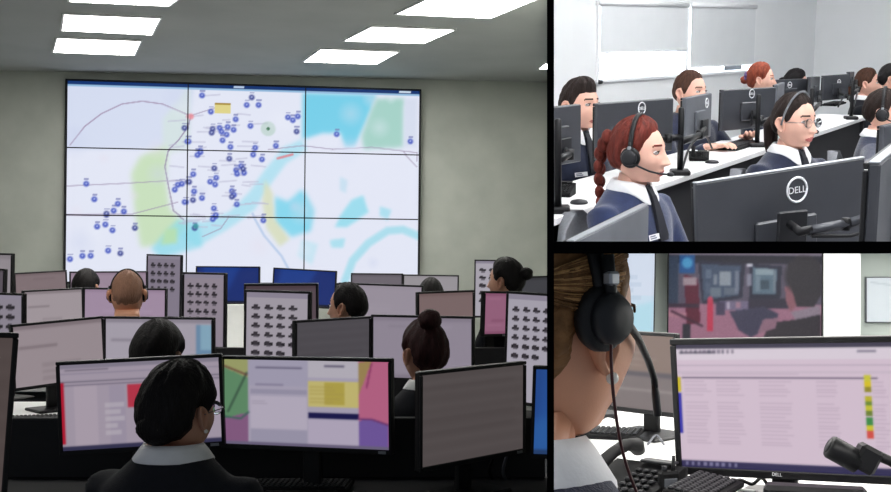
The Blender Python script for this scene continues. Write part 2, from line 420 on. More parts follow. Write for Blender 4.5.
    if legs:
        build(remesh(tr, 'trousers', ['trousers'], .022*S, 3), 'trousers', 'trousers', room, body)
        for s in (-1, 1):
            b = MB(); b.loft([[Vector((s*.125*S+math.cos(a)*w*S, yy*S, max(.004, .035*S+math.sin(a)*h*S))) for a in (2*PI*j/12 for j in range(12))] for yy, w, h in ((.37, .02, .03), (.40, .036, .05), (.47, .040, .055), (.55, .046, .035), (.62, .04, .025), (.645, .02, .012))])
            build(b, 'shoe', 'shoe', room, body)
    # eyes
    for s in (-1, 1):
        b = MB(); b.ell((0, 0, 0), (.0140, .0120, .0066), 14, 10); b.ell((0, .0064, 0), (.0062, .0064, .0060), 12, 8, mi=1)
        b.tube([(-s*.0145, .0035, -.001), (-s*.008, .0125, .0052), (0, .0142, .0068), (s*.008, .012, .0056), (s*.0155, .003, .0005)], [.0008, .0016, .0018, .0018, .0012], 6, mi=1)
        build(b, 'eye', ['eye_white', 'iris'], room, body, Mh @ Matrix.Translation((s*.031, .0725, .011)))
    # hair: a shell that grows from the hairline
    if hair:
        hl = HAIRLINE[hair]; hp = np.array([q_[0] for q_ in hl]); hz = np.array([q_[1] for q_ in hl])
        phh = np.linspace(-PI, PI, 64 if detail else 40, endpoint=False); thh = np.linspace(.05, 2.35, 44 if detail else 26)
        T2, P2 = np.meshgrid(thh, phh, indexing='ij'); x, y, z = head_surface(T2, P2, male)
        zl = np.interp(np.abs(np.degrees(P2)), hp, hz)
        f = sst((z-zl+.004)/.040); r = np.sqrt(x*x+y*y+z*z)
        wob = .0022*np.sin(P2*13+z*60)+.0016*np.sin(P2*29-z*90)
        thick = vol*f*(1+.35*np.clip(z/.1, 0, 1)+.5*np.clip(-y/.1, 0, 1)*(1 if male == 0 else .5))+wob*f-.0025*(1-f)
        if fringe: thick = thick+fringe*np.clip(z/.11, 0, 1)*np.clip(y/.06+.3, 0, 1.2)*f*(1+.3*np.sin(P2*9))
        k = 1+thick/r; x, y, z = x*k, y*k, z*k; nn = len(phh); vs = [Mh @ Vector(p) for p in np.stack([x, y, z], -1).reshape(-1, 3)]
        fs = []
        for i in range(len(thh)-1):
            for j in range(nn):
                jj = (j+1) % nn
                if f[i, j] > 0 or f[i+1, j] > 0 or f[i, jj] > 0 or f[i+1, jj] > 0: fs.append((i*nn+j, i*nn+jj, (i+1)*nn+jj, (i+1)*nn+j))
        fs.append(tuple(range(nn)))
        hm = MB(); hm.add(vs, fs, 0, True); ho = build(hm, 'hair', hairm, room, body)
        if bun:
            b = MB(); (bx, by, bz, br) = bun; rr = []
            for i in range(13):
                t = PI*i/12; t = min(max(t, .05), PI-.05)
                rr.append([Mh @ Vector((bx+br*math.sin(t)*math.cos(a)*(1+.06*math.sin(3*a+5*t)), by+br*math.sin(t)*math.sin(a)*(1+.06*math.sin(3*a+5*t)), bz+br*.92*math.cos(t))) for a in (2*PI*j/20 for j in range(20))])
            b.loft(rr); build(b, 'bun', hairm, room, body)
        if tail:
            b = MB(); pts = [Vector(p) for p in tail['pts']]; nseg = tail.get('n', 7)
            if tail.get('braid'):
                for i in range(nseg):
                    t = i/(nseg-1)*(len(pts)-1); a = int(min(t, len(pts)-2)); p = pts[a].lerp(pts[a+1], t-a); rr_ = tail['r']*(1-.35*i/nseg)
                    for s in (-1, 1): b.ell(p+Vector((s*rr_*.45, 0, .006*s)), (rr_*.8, rr_*.85, rr_*1.15), 10, 8, M=Mh)
            else:
                m_ = len(pts); b.tube(pts, [tail['r']*(.7+.5*math.sin(PI*(i+.6)/m_))*(1-.25*i/m_) for i in range(m_)], 14, M=Mh)
            build(b, 'braid' if tail.get('braid') else 'ponytail', hairm, room, body)
        if scrunchie:
            b = MB(); b.tube([(math.cos(a)*.03, -.118, .02+math.sin(a)*.03) for a in (2*PI*j/14 for j in range(15))], .012, 8, M=Mh); build(b, 'scrunchie', scrunchie, room, body)
        if band:
            b = MB(); b.tube([(.082*math.sin(a)*1.05, .035*math.cos(a*1.)-.002, .135*math.cos(a)) for a in (rad(-92)+rad(184)*j/24 for j in range(25))], .0045, 8, M=Mh); build(b, 'hairband', band, room, body)
    if collar:
        b = MB(); rings = []; m_ = 36; g = rad(13)
        for r_i, (rr, h) in enumerate(((.064, .604), (.0615, .645), (.067, .651), (.076, .640), (.092, .617), (.090, .612))):
            ring_ = []
            for j in range(m_+1):
                a = g+(2*PI-2*g)*j/m_; fr = math.exp(-(min(a-g, 2*PI-g-a)/.5)**2); out = r_i >= 3
                hh = h-(.042*fr if r_i >= 4 else 0)-(.012*fr if 0 < r_i < 4 else 0)-.006*(1+math.cos(a))*.5
                ra = rr+(.012*fr if r_i >= 4 else 0)
                ring_.append(Vector((ra*S*math.sin(a)*1.0, (-.001*S+lean*.8)+ra*S*math.cos(a), z_(hh))))
            rings.append(ring_)
        b.loft(rings, False, closed=False); rev = MB(); build(b, 'shirt_collar', 'shirt', room, body)
    if tie:
        b = MB(); ly = lean*.75
        b.loft([[Vector((w*S*sx, (yy+dy)*S+ly, z_(h))) for sx, dy in ((-1, -.006), (1, -.006), (1, .006), (-1, .006))] for h, yy, w in ((.625, .070, .016), (.60, .088, .011), (.595, .093, .012), (.54, .113, .02), (.46, .138, .027), (.44, .140, .024))], smooth=False)
        build(b, 'tie', 'tie', room, body)
    if badge:
        ras = Ras(24, 8, (232, 232, 235)).rows(.1, .15, .9, .85, 2, (60, 66, 90), .7, 3, .95)
        bx, bh = badge
        build(raster_mesh('name_badge', ras, .075*S, .02*S, Matrix.Translation((bx*S, .139*S+lean*.7, z_(bh))) @ Matrix.Rotation(PI, 4, 'Z') @ Matrix.Rotation(rad(-12), 4, 'X'), 'print'), 'name_badge', 'print', room, body)
    if patch:
        b = MB(); s = patch; b.lathe([(.001, 0), (.030*S, 0), (.034*S, -.004), (.001, -.006)], 18, M=Matrix.Translation((s*.245*S, .02*S+lean*.7, z_(.46))) @ Matrix.Rotation(rad(90*s), 4, 'Y'))
        build(b, 'arm_patch', 'silver', room, body)
    if earring:
        b = MB(); s = earring; b.ell((s*.0835, -.004, -.041), (.0056, .0056, .0056), 12, 10, M=Mh); build(b, 'earring', 'pearl', room, body)
    return Mp @ Mh, body, seat, base
def headset(label, room, Mw, both=True, boom=1, r=.036, sc=1.0, ytilt=0., yoff=0., group=None, path=None, zoff=0.):
    t = thing('headset', label, 'headset', room, Mw @ Matrix.Scale(sc, 4) @ Matrix.Translation((0, yoff, 0)) @ Matrix.Rotation(ytilt, 4, 'X'), group)
    b = MB(); pts = [(.091*math.sin(a), 0, .002+.139*math.cos(a)) for a in (rad(-88)+rad(176)*j/28 for j in range(29))]
    pts = [p for p in pts if p[2] > zoff*.8]
    b.tube(pts, .0062, 10, flat=1.5); build(b, 'headband', 'black_plastic', room, t)
    for s in ((-1, 1) if both else (boom,)):
        Ms = Matrix.Translation((s*.077, 0, -.004+zoff)) @ Matrix.Rotation(rad(90*s), 4, 'Y')
        b = MB(); b.lathe([(r*.5, .0), (r*.92, .002), (r*1.02, .008), (r, .016), (r*.8, .018)], 28, M=Ms); e = build(b, 'ear_cushion', 'black_plastic', room, t)
        b = MB(); b.lathe([(r*.8, .015), (r*.78, .026), (r*.62, .032), (r*.2, .033)], 28, M=Ms); build(b, 'ear_shell', 'dark_plastic', room, t)
        b = MB(); b.tube([(s*.094, 0, .05+zoff), (s*.096, 0, .03+zoff), (s*.099, 0, zoff)], .006, 8); yk = build(b, 'yoke', 'black_plastic', room, t)
        b = MB(); b.rbox((s*.0985, 0, .030+zoff), (.010, .013, .012), .002); build(b, 'clip', 'silver', room, yk)
    s = boom
    bp = [tuple(Vector(p)-Vector((0, yoff, 0))) for p in path] if path else [(s*.103, .004, -.010), (s*.104, .035, -.030), (s*.095, .075, -.047), (s*.070, .105, -.057), (s*.040, .122, -.061)]
    b = MB(); b.tube(bp, [.0045]+[.0035]*(len(bp)-1), 8); build(b, 'microphone_boom', 'black_plastic', room, t)
    e0, e1 = Vector(bp[-2]), Vector(bp[-1]); u = (e1-e0).normalized()
    b = MB(); b.tube([e1-u*.004, e1+u*.005, e1+u*.019, e1+u*.027], [.003, .0040 if path else .0075, .0040 if path else .0078, .004], 10); build(b, 'microphone', 'dark_plastic', room, t)
    return t
def glasses(label, room, Mw):
    t = thing('eyeglasses', label, 'eyeglasses', room, Mw)
    b = MB()
    for s in (-1, 1):
        b.tube([(s*.032+.024*math.cos(a), .0985-.002*abs(math.cos(a)), .006+.019*math.sin(a)) for a in (2*PI*j/20 for j in range(21))], .0010, 6)
        b.tube([(s*.056, .096, .010), (s*.074, .085, .010), (s*.079, .03, .008), (s*.080, -.005, .004)], .0014, 6)
    b.tube([(-.008, .0995, .010), (0, .101, .013), (.008, .0995, .010)], .0013, 6); build(b, 'frame', 'grey_plastic', room, t)
    for s in (-1, 1):
        b = MB(); b.lathe([(.001, 0), (.0235, 0), (.0235, .001), (.001, .001)], 20, M=Matrix.Translation((s*.032, .098, .006)) @ Matrix.Rotation(rad(90), 4, 'X') @ Matrix.Scale(.8, 4, (0, 1, 0)))
        build(b, 'lens', 'glass', room, t)
    return t

# ---------------------------------------------------------------- monitors, desks, chairs
def monitor(label, room, TL, TR, dL, dR, H, ras=None, back=False, stand='foot', group=None, bez=.012, name='monitor', logo=False, desk=None, logo_pos=(0, .36), logo_r=.036, mark=True, shell=None, edge=None, thick=.022, depth_off=.0):
    PL, PR = L(room, *TL, dL), L(room, *TR, dR); v = PR-PL; w = v.length; c = (PL+PR)/2
    yaw = math.atan2(v.y, v.x); roll = math.atan2(v.z, math.hypot(v.x, v.y)); dz = DESK[room] if desk is None else desk
    M = frame((c.x, c.y, dz), yaw); h = c.z-dz
    t = thing(name, label, 'monitor', room, M, group)
    Rp = Matrix.Translation((0, 0, h)) @ Matrix.Rotation(-roll, 4, 'Y') @ Matrix.Translation((0, 0, -H/2))
    sg = -1 if not back else 1          # side of the screen along local y
    shell = shell or ('back_plastic' if back else 'black_plastic')
    b = MB(); b.rbox((0, -sg*thick*.5, 0), (w, thick, H), .004, Rp); ho = build(b, 'housing', shell, room, t)
    b = MB(); b.rbox((0, -sg*(thick+(.006 if back else .012)), -.06*H), ((w*.36, .016, H*.46) if back else (w*.62, .03, H*.62)), .005 if back else .012, Rp); build(b, 'rear_cover', shell, room, ho)
    if edge:
        b = MB(); b.rbox((0, -sg*thick*.5, H/2+.001), (w*.998, thick*.9, .004), .001, Rp); build(b, 'top_edge', edge, room, ho)
    b = MB(); y = sg*.004; bw = bez
    for cx, cz, ww, hh in ((0, H/2-bw/2, w, bw), (0, -H/2+bw*.65, w, bw*1.3), (-w/2+bw/2, 0, bw, H-2.3*bw), (w/2-bw/2, 0, bw, H-2.3*bw)): b.rbox((cx, y, cz), (ww, .010, hh), .002, Rp)
    build(b, 'bezel', 'black_plastic' if shell != 'dark_plastic' else 'dark_plastic', room, t)
    if ras is not None:
        Ms = Rp @ Matrix.Translation((0, sg*.0015, bw*.15))
        if back: Ms = Ms @ Matrix.Rotation(PI, 4, 'Z')
        build(raster_mesh('screen', ras, w-2*bw, H-2.3*bw, Ms), 'screen', 'screen', room, t)
    elif True:
        b = MB(); b.box((0, sg*.001, 0), (w-2*bw, .001, H-2*bw), Rp); build(b, 'screen', 'dark_plastic', room, t)
    if mark and not back:
        b = MB(); b.box((w/2-.035, sg*.0095, -H/2+bw*.6), (.028, .001, bw*.8), Rp); build(b, 'bezel_sticker', 'silver', room, t)
    if stand == 'foot':
        hb = max(.03, h-H*.6)
        b = MB(); b.rbox((0, -sg*(thick+.035), hb/2), (.07, .022, hb), .006); build(b, 'stand_neck', 'black_plastic', room, t)
        b = MB(); b.rbox((0, -sg*.03, .007), (.24, .19, .014), .006); build(b, 'stand_base', 'black_plastic', room, t)
    if logo:
        lx, lz = logo_pos; lr = logo_r*H/.34; Ml = Rp @ Matrix.Translation((lx*w, -sg*(thick+.0006), lz*H)) @ Matrix.Rotation(rad(90), 4, 'X')
        b = MB(); b.tube([(lr*math.cos(a), lr*math.sin(a), 0) for a in (2*PI*j/32 for j in range(33))], lr*.10, 6, M=Ml)
        vs, fs = text_mesh('DELL', lr*.78, .0006); b.add(vs, fs, 0, False, Ml @ Matrix.Translation((0, -.03*lr, .0012)) @ Matrix.Scale(1.05, 4, (1, 0, 0)))
        build(b, 'logo', 'logo_silver', room, t, label='silver ring logo reading DELL')
    return t, (M @ Rp), w, h
mat('logo_silver', (244, 245, 248), .4, 0, var=.02)
def desk(label, room, p0, p1, depth, z, topm='desk_white', panel='panel_black', side=1, thick=.03, panel_h=.5, group=None, front=True):
    # p0 -> p1 is the front edge; the top reaches 'depth' to the left of that direction (side=1)
    a, b_ = Vector((p0[0], p0[1], 0)), Vector((p1[0], p1[1], 0)); d = b_-a; ln = d.length
    M = frame(((a.x+b_.x)/2, (a.y+b_.y)/2, 0), math.atan2(d.y, d.x)); t = thing('desk', label, 'desk', room, M, group)
    q = MB(); q.rbox((0, side*depth/2, z-thick/2), (ln, depth, thick), .004); build(q, 'desktop', topm, room, t)
    q = MB(); q.rbox((0, side*(.05 if front else depth-.05), z-thick-panel_h/2), (ln-.06, .02, panel_h), .003); build(q, 'modesty_panel', panel, room, t)
    for s in (-1, 1):
        for yy in (.04, depth-.04):
            q = MB(); q.rbox((s*(ln/2-.06), side*yy, (z-thick)/2), (.05, .05, z-thick), .004); build(q, 'leg', panel, room, t)
    return t
def chair(label, room, loc, rz, seat=.46, fabric='chair_black', top=.98, group=None):
    t = thing('office_chair', label, 'chair', room, frame(loc, rz), group)
    b = MB(); b.rbox((0, .02, seat-.04), (.46, .44, .07), .03); build(b, 'seat', fabric, room, t)
    b = MB(); rings = []
    for i in range(9):
        f = i/8; zz = seat+.10+(top-seat-.10)*f; w = .20*math.sqrt(max(.02, 1-max(0, (f-.45)/.56)**2.4))
        rings.append([(w*math.copysign(abs(math.cos(a))**.6, math.cos(a)), -.215-.03*f+.045*abs(math.cos(a))**2+.018*math.sin(a), zz) for a in (2*PI*j/20 for j in range(20))])
    b.loft(rings); build(b, 'backrest', fabric, room, t)
    b = MB(); b.tube([(0, -.05, seat-.08), (0, -.22, seat-.06), (0, -.245, seat+.2)], .022, 8); build(b, 'back_support', 'black_plastic', room, t)
    b = MB(); b.cyl((0, 0, .09), (0, 0, max(.12, seat-.07)), .028); build(b, 'gas_lift', 'black_plastic', room, t)
    for k in range(5):
        a = 2*PI*k/5+.3; b = MB(); b.tube([(0, 0, .10), (.15*math.cos(a), .15*math.sin(a), .09), (.29*math.cos(a), .29*math.sin(a), .07)], [.03, .024, .018], 8); lg = build(b, 'base_arm', 'black_plastic', room, t)
        b = MB(); b.cyl((.29*math.cos(a)-.02*math.sin(a), .29*math.sin(a)+.02*math.cos(a), .03), (.29*math.cos(a)+.02*math.sin(a), .29*math.sin(a)-.02*math.cos(a), .03), .029, 12); build(b, 'caster', 'black_plastic', room, lg)
    return t
def keyboard(label, room, loc, rz, w=.44, d=.14, tilt=.05, km='dark_plastic'):
    t = thing('keyboard', label, 'keyboard', room, frame(loc, rz, Matrix.Rotation(tilt, 4, 'X')))
    b = MB(); b.rbox((0, 0, .009), (w, d, .016), .004); build(b, 'case', 'matte_black', room, t)
    b = MB(); nx = int(w/.0195)
    for r in range(6):
        for k in range(nx):
            x = (k+.5)/nx*(w-.02)-(w-.02)/2; y = d/2-.016-r*(d-.02)/6.2; b.rbox((x, y, .020), (.0155, .0155, .008), .003)
    o = build(b, 'keys', 'dark_plastic', room, t); o['kind'] = 'stuff'
    return t
def mouse(label, room, loc, rz):
    t = thing('computer_mouse', label, 'mouse', room, frame(loc, rz)); b = MB()
    b.loft([[(w*math.cos(a), y, max(0, h*math.sin(a))) for a in (2*PI*j/14 for j in range(14))] for y, w, h in ((-.055, .012, .008), (-.05, .024, .022), (-.02, .031, .036), (.02, .030, .030), (.045, .026, .018), (.055, .014, .008))])
    build(b, 'shell', 'dark_plastic', room, t)
    b = MB(); b.cyl((-.004, .03, .026), (.004, .03, .026), .008, 12); build(b, 'scroll_wheel', 'grey_plastic', room, t); return t
def cable(label, room, pts, r=.003, m='black_plastic', group=None):
    # smooth curve through the points
    P_ = [Vector(p) for p in pts]; out = []
    for i in range(len(P_)-1):
        a, b_, c, d = P_[max(i-1, 0)], P_[i], P_[i+1], P_[min(i+2, len(P_)-1)]
        for k in range(6):
            t = k/6; out.append(.5*((2*b_)+(c-a)*t+(2*a-5*b_+4*c-d)*t*t+(3*b_-a-3*c+d)*t**3))
    out.append(P_[-1]); b = MB(); b.tube(out, r, 8); o = build(b, 'cable', m, room); return tag(o, label, 'cable', group)
# ================================================================ the building: partition walls between the rooms
b = MB(); b.box((0, (Y0+13.6)/2, 3.0), (2*TX, 13.6-Y0, 6.4)); o = struct('wall_partition', b, ['wall_a', 'black_edge', 'wall_b'], 'A', 'thin partition wall with a black front edge')
OBJROOM[o.name] = None
for p in o.data.polygons: p.material_index = 1 if p.normal.y < -.5 else (2 if p.normal.x > .5 else 0)
b = MB(); b.box((TX+2.6, (Y0+13.6)/2, CZ), (5.2, 13.6-Y0, 2*TZ)); o = struct('floor_partition', b, ['wall_c', 'black_edge', 'floor_b'], 'A', 'thin floor slab with a black front edge')
OBJROOM[o.name] = None
for p in o.data.polygons: p.material_index = 1 if p.normal.y < -.5 else (2 if p.normal.z > .5 else 0)

def lamp(room, corners, label, emit, group, drop=.012, axis=None):
    # recessed luminaire: frame and glowing diffuser; corners on the ceiling in room coordinates
    c = sum(corners, Vector())/4; t = thing('ceiling_light', label, 'ceiling light', room, frame(c), group)
    q = [p-c for p in corners]; dn = Vector((0, 0, -1))
    b = MB(); inn = [p*.985 for p in q]; n = 4
    b.add([p for p in inn]+[p+dn*drop for p in inn], [(0, 1, 2, 3), (4, 5, 6, 7)]+[(i, (i+1) % 4, 4+(i+1) % 4, 4+i) for i in range(4)])
    build(b, 'diffuser', 'lamp_'+room, room, t)
    b = MB(); a = [p*1.03 for p in q]; vs = a+[p+dn*drop*1.2 for p in a]+[p+dn*drop*1.2 for p in inn]+inn
    fs = []
    for i in range(4):
        k = (i+1) % 4; fs += [(i, k, 4+k, 4+i), (4+i, 4+k, 8+k, 8+i), (8+i, 8+k, 12+k, 12+i)]
    b.add(vs, fs); build(b, 'frame', 'frame_white', room, t)
    return t
mat('lamp_A', (255, 252, 246), .6, var=.0, emit=A_LIGHT); mat('lamp_B', (255, 255, 255), .6, var=.0, emit=B_LIGHT); mat('lamp_C', (255, 252, 248), .6, var=.0, emit=C_LIGHT)

# ================================================================ room A: the control room with the video wall
CEIL = 3.39
wl, wr_ = P(67, 0, 11.15), P(420, 0, 11.65); wd = Vector((wr_.x-wl.x, wr_.y-wl.y, 0)).normalized(); wyaw = math.atan2(wd.y, wd.x)
Mwall = frame((wl.x, wl.y, 0), wyaw)
b = MB(); b.box((1.5, .12, 1.7), (13, .1, 3.6)); struct('wall_back', b, 'wall_a', 'A', M=Mwall)
b = MB(); b.box((-6.6, 6.4, 1.7), (.1, 10.8, 3.6)); struct('wall_left', b, 'wall_a', 'A')
b = MB(); b.box((-3.3, 6.5, -.05), (6.6, 11, .1)); struct('floor', b, 'carpet_a', 'A')
b = MB(); b.box((-3.3, 6.5, CEIL+.05), (6.6, 11, .1)); struct('ceiling', b, 'ceiling_a', 'A')
b = MB(); b.box((1.5, .06, .05), (12, .015, .1)); struct('baseboard_back', b, 'panel_black', 'A', M=Mwall)
gl = 'ceiling light panels of the control room'
for q, lb in (([(78, -22), (196, -16), (169, 4.5), (69, 0)], 'ceiling light panel cut by the top edge above the left column of lights'),
              ([(64, 13), (160.5, 17), (152, 33.5), (61.5, 29)], 'middle ceiling light panel of the column above the wall left of the map'),
              ([(57, 37), (141, 40), (134.6, 54), (53, 51)], 'ceiling light panel closest to the top left corner of the video wall'),
              ([(441, -9), (548, -7), (491, 16.8), (396, 12.7)], 'large ceiling light panel cut by the top edge near the partition'),
              ([(371.6, 25.4), (455, 28.5), (424, 42), (344, 39.6)], 'middle ceiling light panel of the row over the right half of the map'),
              ([(320.8, 48), (398.5, 50.8), (376.7, 63), (303.5, 60.5)], 'smallest ceiling light panel right above the middle of the video wall'),
              ([(545, 62.5), (580, 63.5), (572, 69), (539, 67.5)], 'sliver of a ceiling light panel at the partition')):
    lamp('A', [on_plane('A', u, v, CEIL) for u, v in q], lb, A_LIGHT, gl)
for i, (x, y) in enumerate(((-4.6, 4.6), (-2.4, 4.6))):
    lamp('A', [Vector((x-.4, y-.3, CEIL)), Vector((x+.4, y-.3, CEIL)), Vector((x+.3, y+.3, CEIL)), Vector((x-.5, y+.3, CEIL))], 'ceiling light panel overhead, above the nearest desks', A_LIGHT, gl)

# ---- the video wall: nine panels showing one city map
def vx(u, v): return ((u-67)/353., (v-80-10*(u-67)/353.)/204.)
R = Ras(372, 204, (230, 234, 249), 16/9.)
def poly(pts, c, al=.9, soft=6): R.poly([vx(*p) for p in pts], c, al, soft)
poly([(67, 84), (190, 86), (185, 150), (67, 150)], (212, 221, 243), .8)
poly([(150, 152), (166, 146), (164, 180), (168, 212), (186, 228), (172, 246), (140, 250), (134, 215), (130, 175), (138, 158)], (200, 226, 186), .9, 18)
poly([(160, 120), (186, 86), (186, 150), (160, 156)], (214, 232, 222), .6, 14)
poly([(300, 92), (375, 94), (369, 110), (361, 130), (352, 150), (343, 149), (338, 134), (318, 135), (300, 141)], (118, 209, 236), 1, 11)
poly([(374, 98), (404, 98), (403, 150), (362, 152), (360, 138), (368, 115)], (166, 212, 202), 1, 13)
poly([(404, 98), (418, 98), (418, 150), (404, 150)], (214, 222, 240), .8, 6)
poly([(300, 141), (280, 150), (262, 172), (246, 196), (226, 216), (190, 228), (180, 240), (196, 250), (226, 232), (252, 214), (266, 190), (284, 165), (304, 152)], (170, 226, 243), .8, 9)
poly([(176, 222), (196, 224), (200, 250), (160, 262), (150, 252)], (140, 220, 238), .75, 14)
poly([(164, 232), (176, 230), (176, 246), (160, 248)], (190, 226, 170), .8, 8)
poly([(272, 200), (286, 206), (300, 193), (312, 215), (308, 236), (290, 242), (272, 226)], (132, 216, 240), .95, 14)
poly([(262, 182), (270, 196), (272, 222), (288, 244), (278, 252), (264, 232), (260, 206)], (218, 224, 192), .9, 9)
poly([(350, 205), (362, 200), (368, 218), (346, 232), (333, 232), (338, 222)], (150, 222, 240), .9, 6)
poly([(380, 212), (392, 216), (388, 226), (380, 222)], (160, 222, 240), .8, 5); poly([(328, 246), (344, 244), (342, 254), (330, 254)], (160, 224, 240), .8, 5)
poly([(338, 180), (346, 184), (344, 198), (338, 194)], (196, 224, 242), .8, 5); poly([(300, 245), (316, 250), (310, 272), (296, 262)], (190, 230, 244), .7, 8)
R.line([vx(*p) for p in ((344, 290), (352, 268), (368, 250), (388, 237), (404, 236), (420, 243))], (150, 220, 236), .02, .7)
R.line([vx(*p) for p in ((250, 218), (262, 240), (280, 262), (292, 285))], (186, 206, 236), .006, .9)
R.line([vx(*p) for p in ((70, 146), (84, 127), (100, 114), (120, 104), (140, 101), (160, 104), (176, 111), (187, 116))], (160, 140, 172), .0030, .9)
R.line([vx(*p) for p in ((187, 116), (184, 130), (176, 142), (166, 152), (163, 168), (167, 190), (172, 214), (182, 222))], (146, 130, 166), .0030, .9)
for p in (((67, 187), (120, 185), (180, 182)), ((67, 216), (130, 217), (176, 205)), ((187, 116), (205, 110), (225, 104)), ((330, 152), (370, 150), (418, 156), (418, 164)), ((265, 152), (300, 148), (330, 152)), ((200, 240), (218, 232), (226, 220)), ((404, 155), (418, 170))):
    R.line([vx(*q) for q in p], (160, 146, 176), .0026, .75)
R.line([vx(275, 160), vx(290, 156)], (226, 120, 130), .006, .8)
for i in range(46):
    u, v = RNG.uniform(165, 250), RNG.uniform(95, 235); R.line([vx(u, v), vx(u+RNG.uniform(6, 22), v+RNG.uniform(-2, 2))], (190, 190, 214), .004, .6)
R.disc(*vx(265, 130), .042, (176, 206, 190), .55, .2); R.disc(*vx(265, 130), .010, (70, 120, 90)); R.rect(*vx(211, 103), *vx(226.5, 114), (226, 214, 140)); R.rect(*vx(211, 103), *vx(226.5, 105), (170, 140, 50))
for i in range(26): R.disc(RNG.random(), RNG.random(), RNG.uniform(.03, .09), [(236, 240, 252), (206, 214, 240), (232, 226, 240)][i % 3], .35, .9)
R.disc(*vx(187, 117), .02, (240, 140, 150), .8, .5)
icons = [(248, 97), (243, 105), (255, 105), (207, 112), (232, 120), (209, 130), (216, 129), (218, 133), (224, 128), (223, 136), (208, 134), (219, 142), (227, 149), (194, 156), (197, 153), (182, 129), (185, 143), (285, 118), (290, 121), (295, 117), (294, 133), (273, 148), (252, 150), (250, 156), (259, 161), (226, 160), (233, 172), (238, 168), (241, 175), (234, 176), (211, 170), (190, 176), (213, 180), (207, 184), (212, 187), (186, 184), (176, 187), (180, 186), (173, 192), (191, 194), (190, 203), (199, 201), (183, 205), (229, 194), (231, 198), (229, 200), (234, 208), (211, 212), (213, 219), (210, 222), (192, 231), (86, 185), (94, 201), (117, 206), (113, 213), (106, 216), (123, 214), (97, 228), (105, 226), (112, 232), (134, 230), (83, 258), (91, 258), (108, 253), (71, 261), (120, 256), (334, 136), (411, 144), (261, 224), (198, 95), (240, 171), (230, 131), (247, 127)]
for i, (u, v) in enumerate(icons):
    x, y = vx(u, v); c = (62, 82, 190) if i % 5 else (56, 66, 140); R.disc(x, y, .019, c, .9, .5); R.disc(x, y-.002, .007, (190, 200, 240), .8, .6); R.rect(x-.006, y-.028, x+.008, y-.020, (120, 126, 180), .7)
R.disc(*vx(193, 229), .018, (60, 150, 160), .9, .5)
R.rect(0, 0, 1, .017, (16, 52, 112)); R.rect(0, .017, 1, .025, (150, 190, 226)); R.rect(.94, .002, .975, .013, (210, 225, 240)); R.rect(.46, .004, .49, .013, (190, 210, 235))
R.a *= .98
TLp, TRp = P(67, 80, 11.15), P(420, 90.5, 11.65); vw = (TRp-TLp).length; vh = vw*9/16*1.025; roll = math.atan2(TRp.z-TLp.z, math.hypot(TRp.x-TLp.x, TRp.y-TLp.y))
cv = (TLp+TRp)/2
t = thing('video_wall', 'large video wall of nine panels showing a city map with blue markers', 'video wall', 'A', frame((cv.x, cv.y, 0), wyaw))
Mv = Matrix.Translation((0, 0, cv.z)) @ Matrix.Rotation(-roll, 4, 'Y')
for j in range(3):
    for i in range(3):
        Mp = Mv @ Matrix.Translation(((i-1)*vw/3, 0, -(j+.5)*vh/3))
        b = MB(); b.rbox((0, .035, 0), (vw/3-.002, .06, vh/3-.002), .003, Mp); p = build(b, 'display_panel', 'black_plastic', 'A', t)
        build(raster_mesh('screen', R.sub(i*124, i*124+124, j*68, j*68+68), vw/3-.012, vh/3-.012, Mp @ Matrix.Translation((0, .0035, 0))), 'screen', 'screen', 'A', p)
b = MB()
for cx, cz, ww, hh in ((0, .006, vw+.03, .014), (0, -vh-.006, vw+.03, .014), (-vw/2-.008, -vh/2, .014, vh), (vw/2+.008, -vh/2, .014, vh)): b.rbox((cx, .03, cz), (ww, .08, hh), .003, Mv)
build(b, 'surround_frame', 'black_plastic', 'A', t)

DIM = .84
# ---- what the desk screens show
def plain(c, seed=0, w=48, h=27, k=1., stripes=3):
    r = Ras(w, h, c); rg = np.random.default_rng(seed)
    d = [max(0, x-26*k) for x in c]; l_ = [min(255, x+16*k) for x in c]
    r.rect(0, 0, 1, .06, d, .6); r.rect(0, .93, 1, 1, d, .7)
    for i in range(stripes):
        y = .1+rg.random()*.75; r.rect(.05+.3*rg.random(), y, .5+.45*rg.random(), y+.03+.05*rg.random(), d if i % 2 else l_, .45)
    return r.blur(1)
def dull_stripes(c, seed=0):          # dull screen crossed by paler and darker stripes
    r = Ras(60, 34, c); rg = np.random.default_rng(seed)
    for i in range(7):
        y = .05+.13*i+rg.random()*.04; r.rect(0, y, 1, y+.03, [min(255, x+14) for x in c], .6); r.rect(0, y+.05, .9, y+.06, [max(0, x-14) for x in c], .6)
    return r.blur(2)
def thumbs(cols=4, rws=6, bg=(186, 178, 190), y0=.10, y1=.62, w=56, h=92, missing=1):
    r = Ras(w, h, bg, w/h); r.rect(0, 0, 1, .05, (160, 152, 170))
    for j in range(rws):
        for i in range(cols):
            if j == rws-1 and i >= cols-missing: continue
            x = .06+(i+.5)*.80/cols; y = y0+(j+.5)*(y1-y0)/rws; a = .36*.80/cols; h_ = .34*(y1-y0)/rws
            r.rect(x-a, y-h_*.4, x+a, y+h_*.35, (34, 30, 36)); r.rect(x-a*.6, y-h_, x+a*.3, y, (60, 54, 62)); r.rect(x-a*.5, y+h_*.3, x+a*.6, y+h_, (90, 84, 94), .7)
    return r
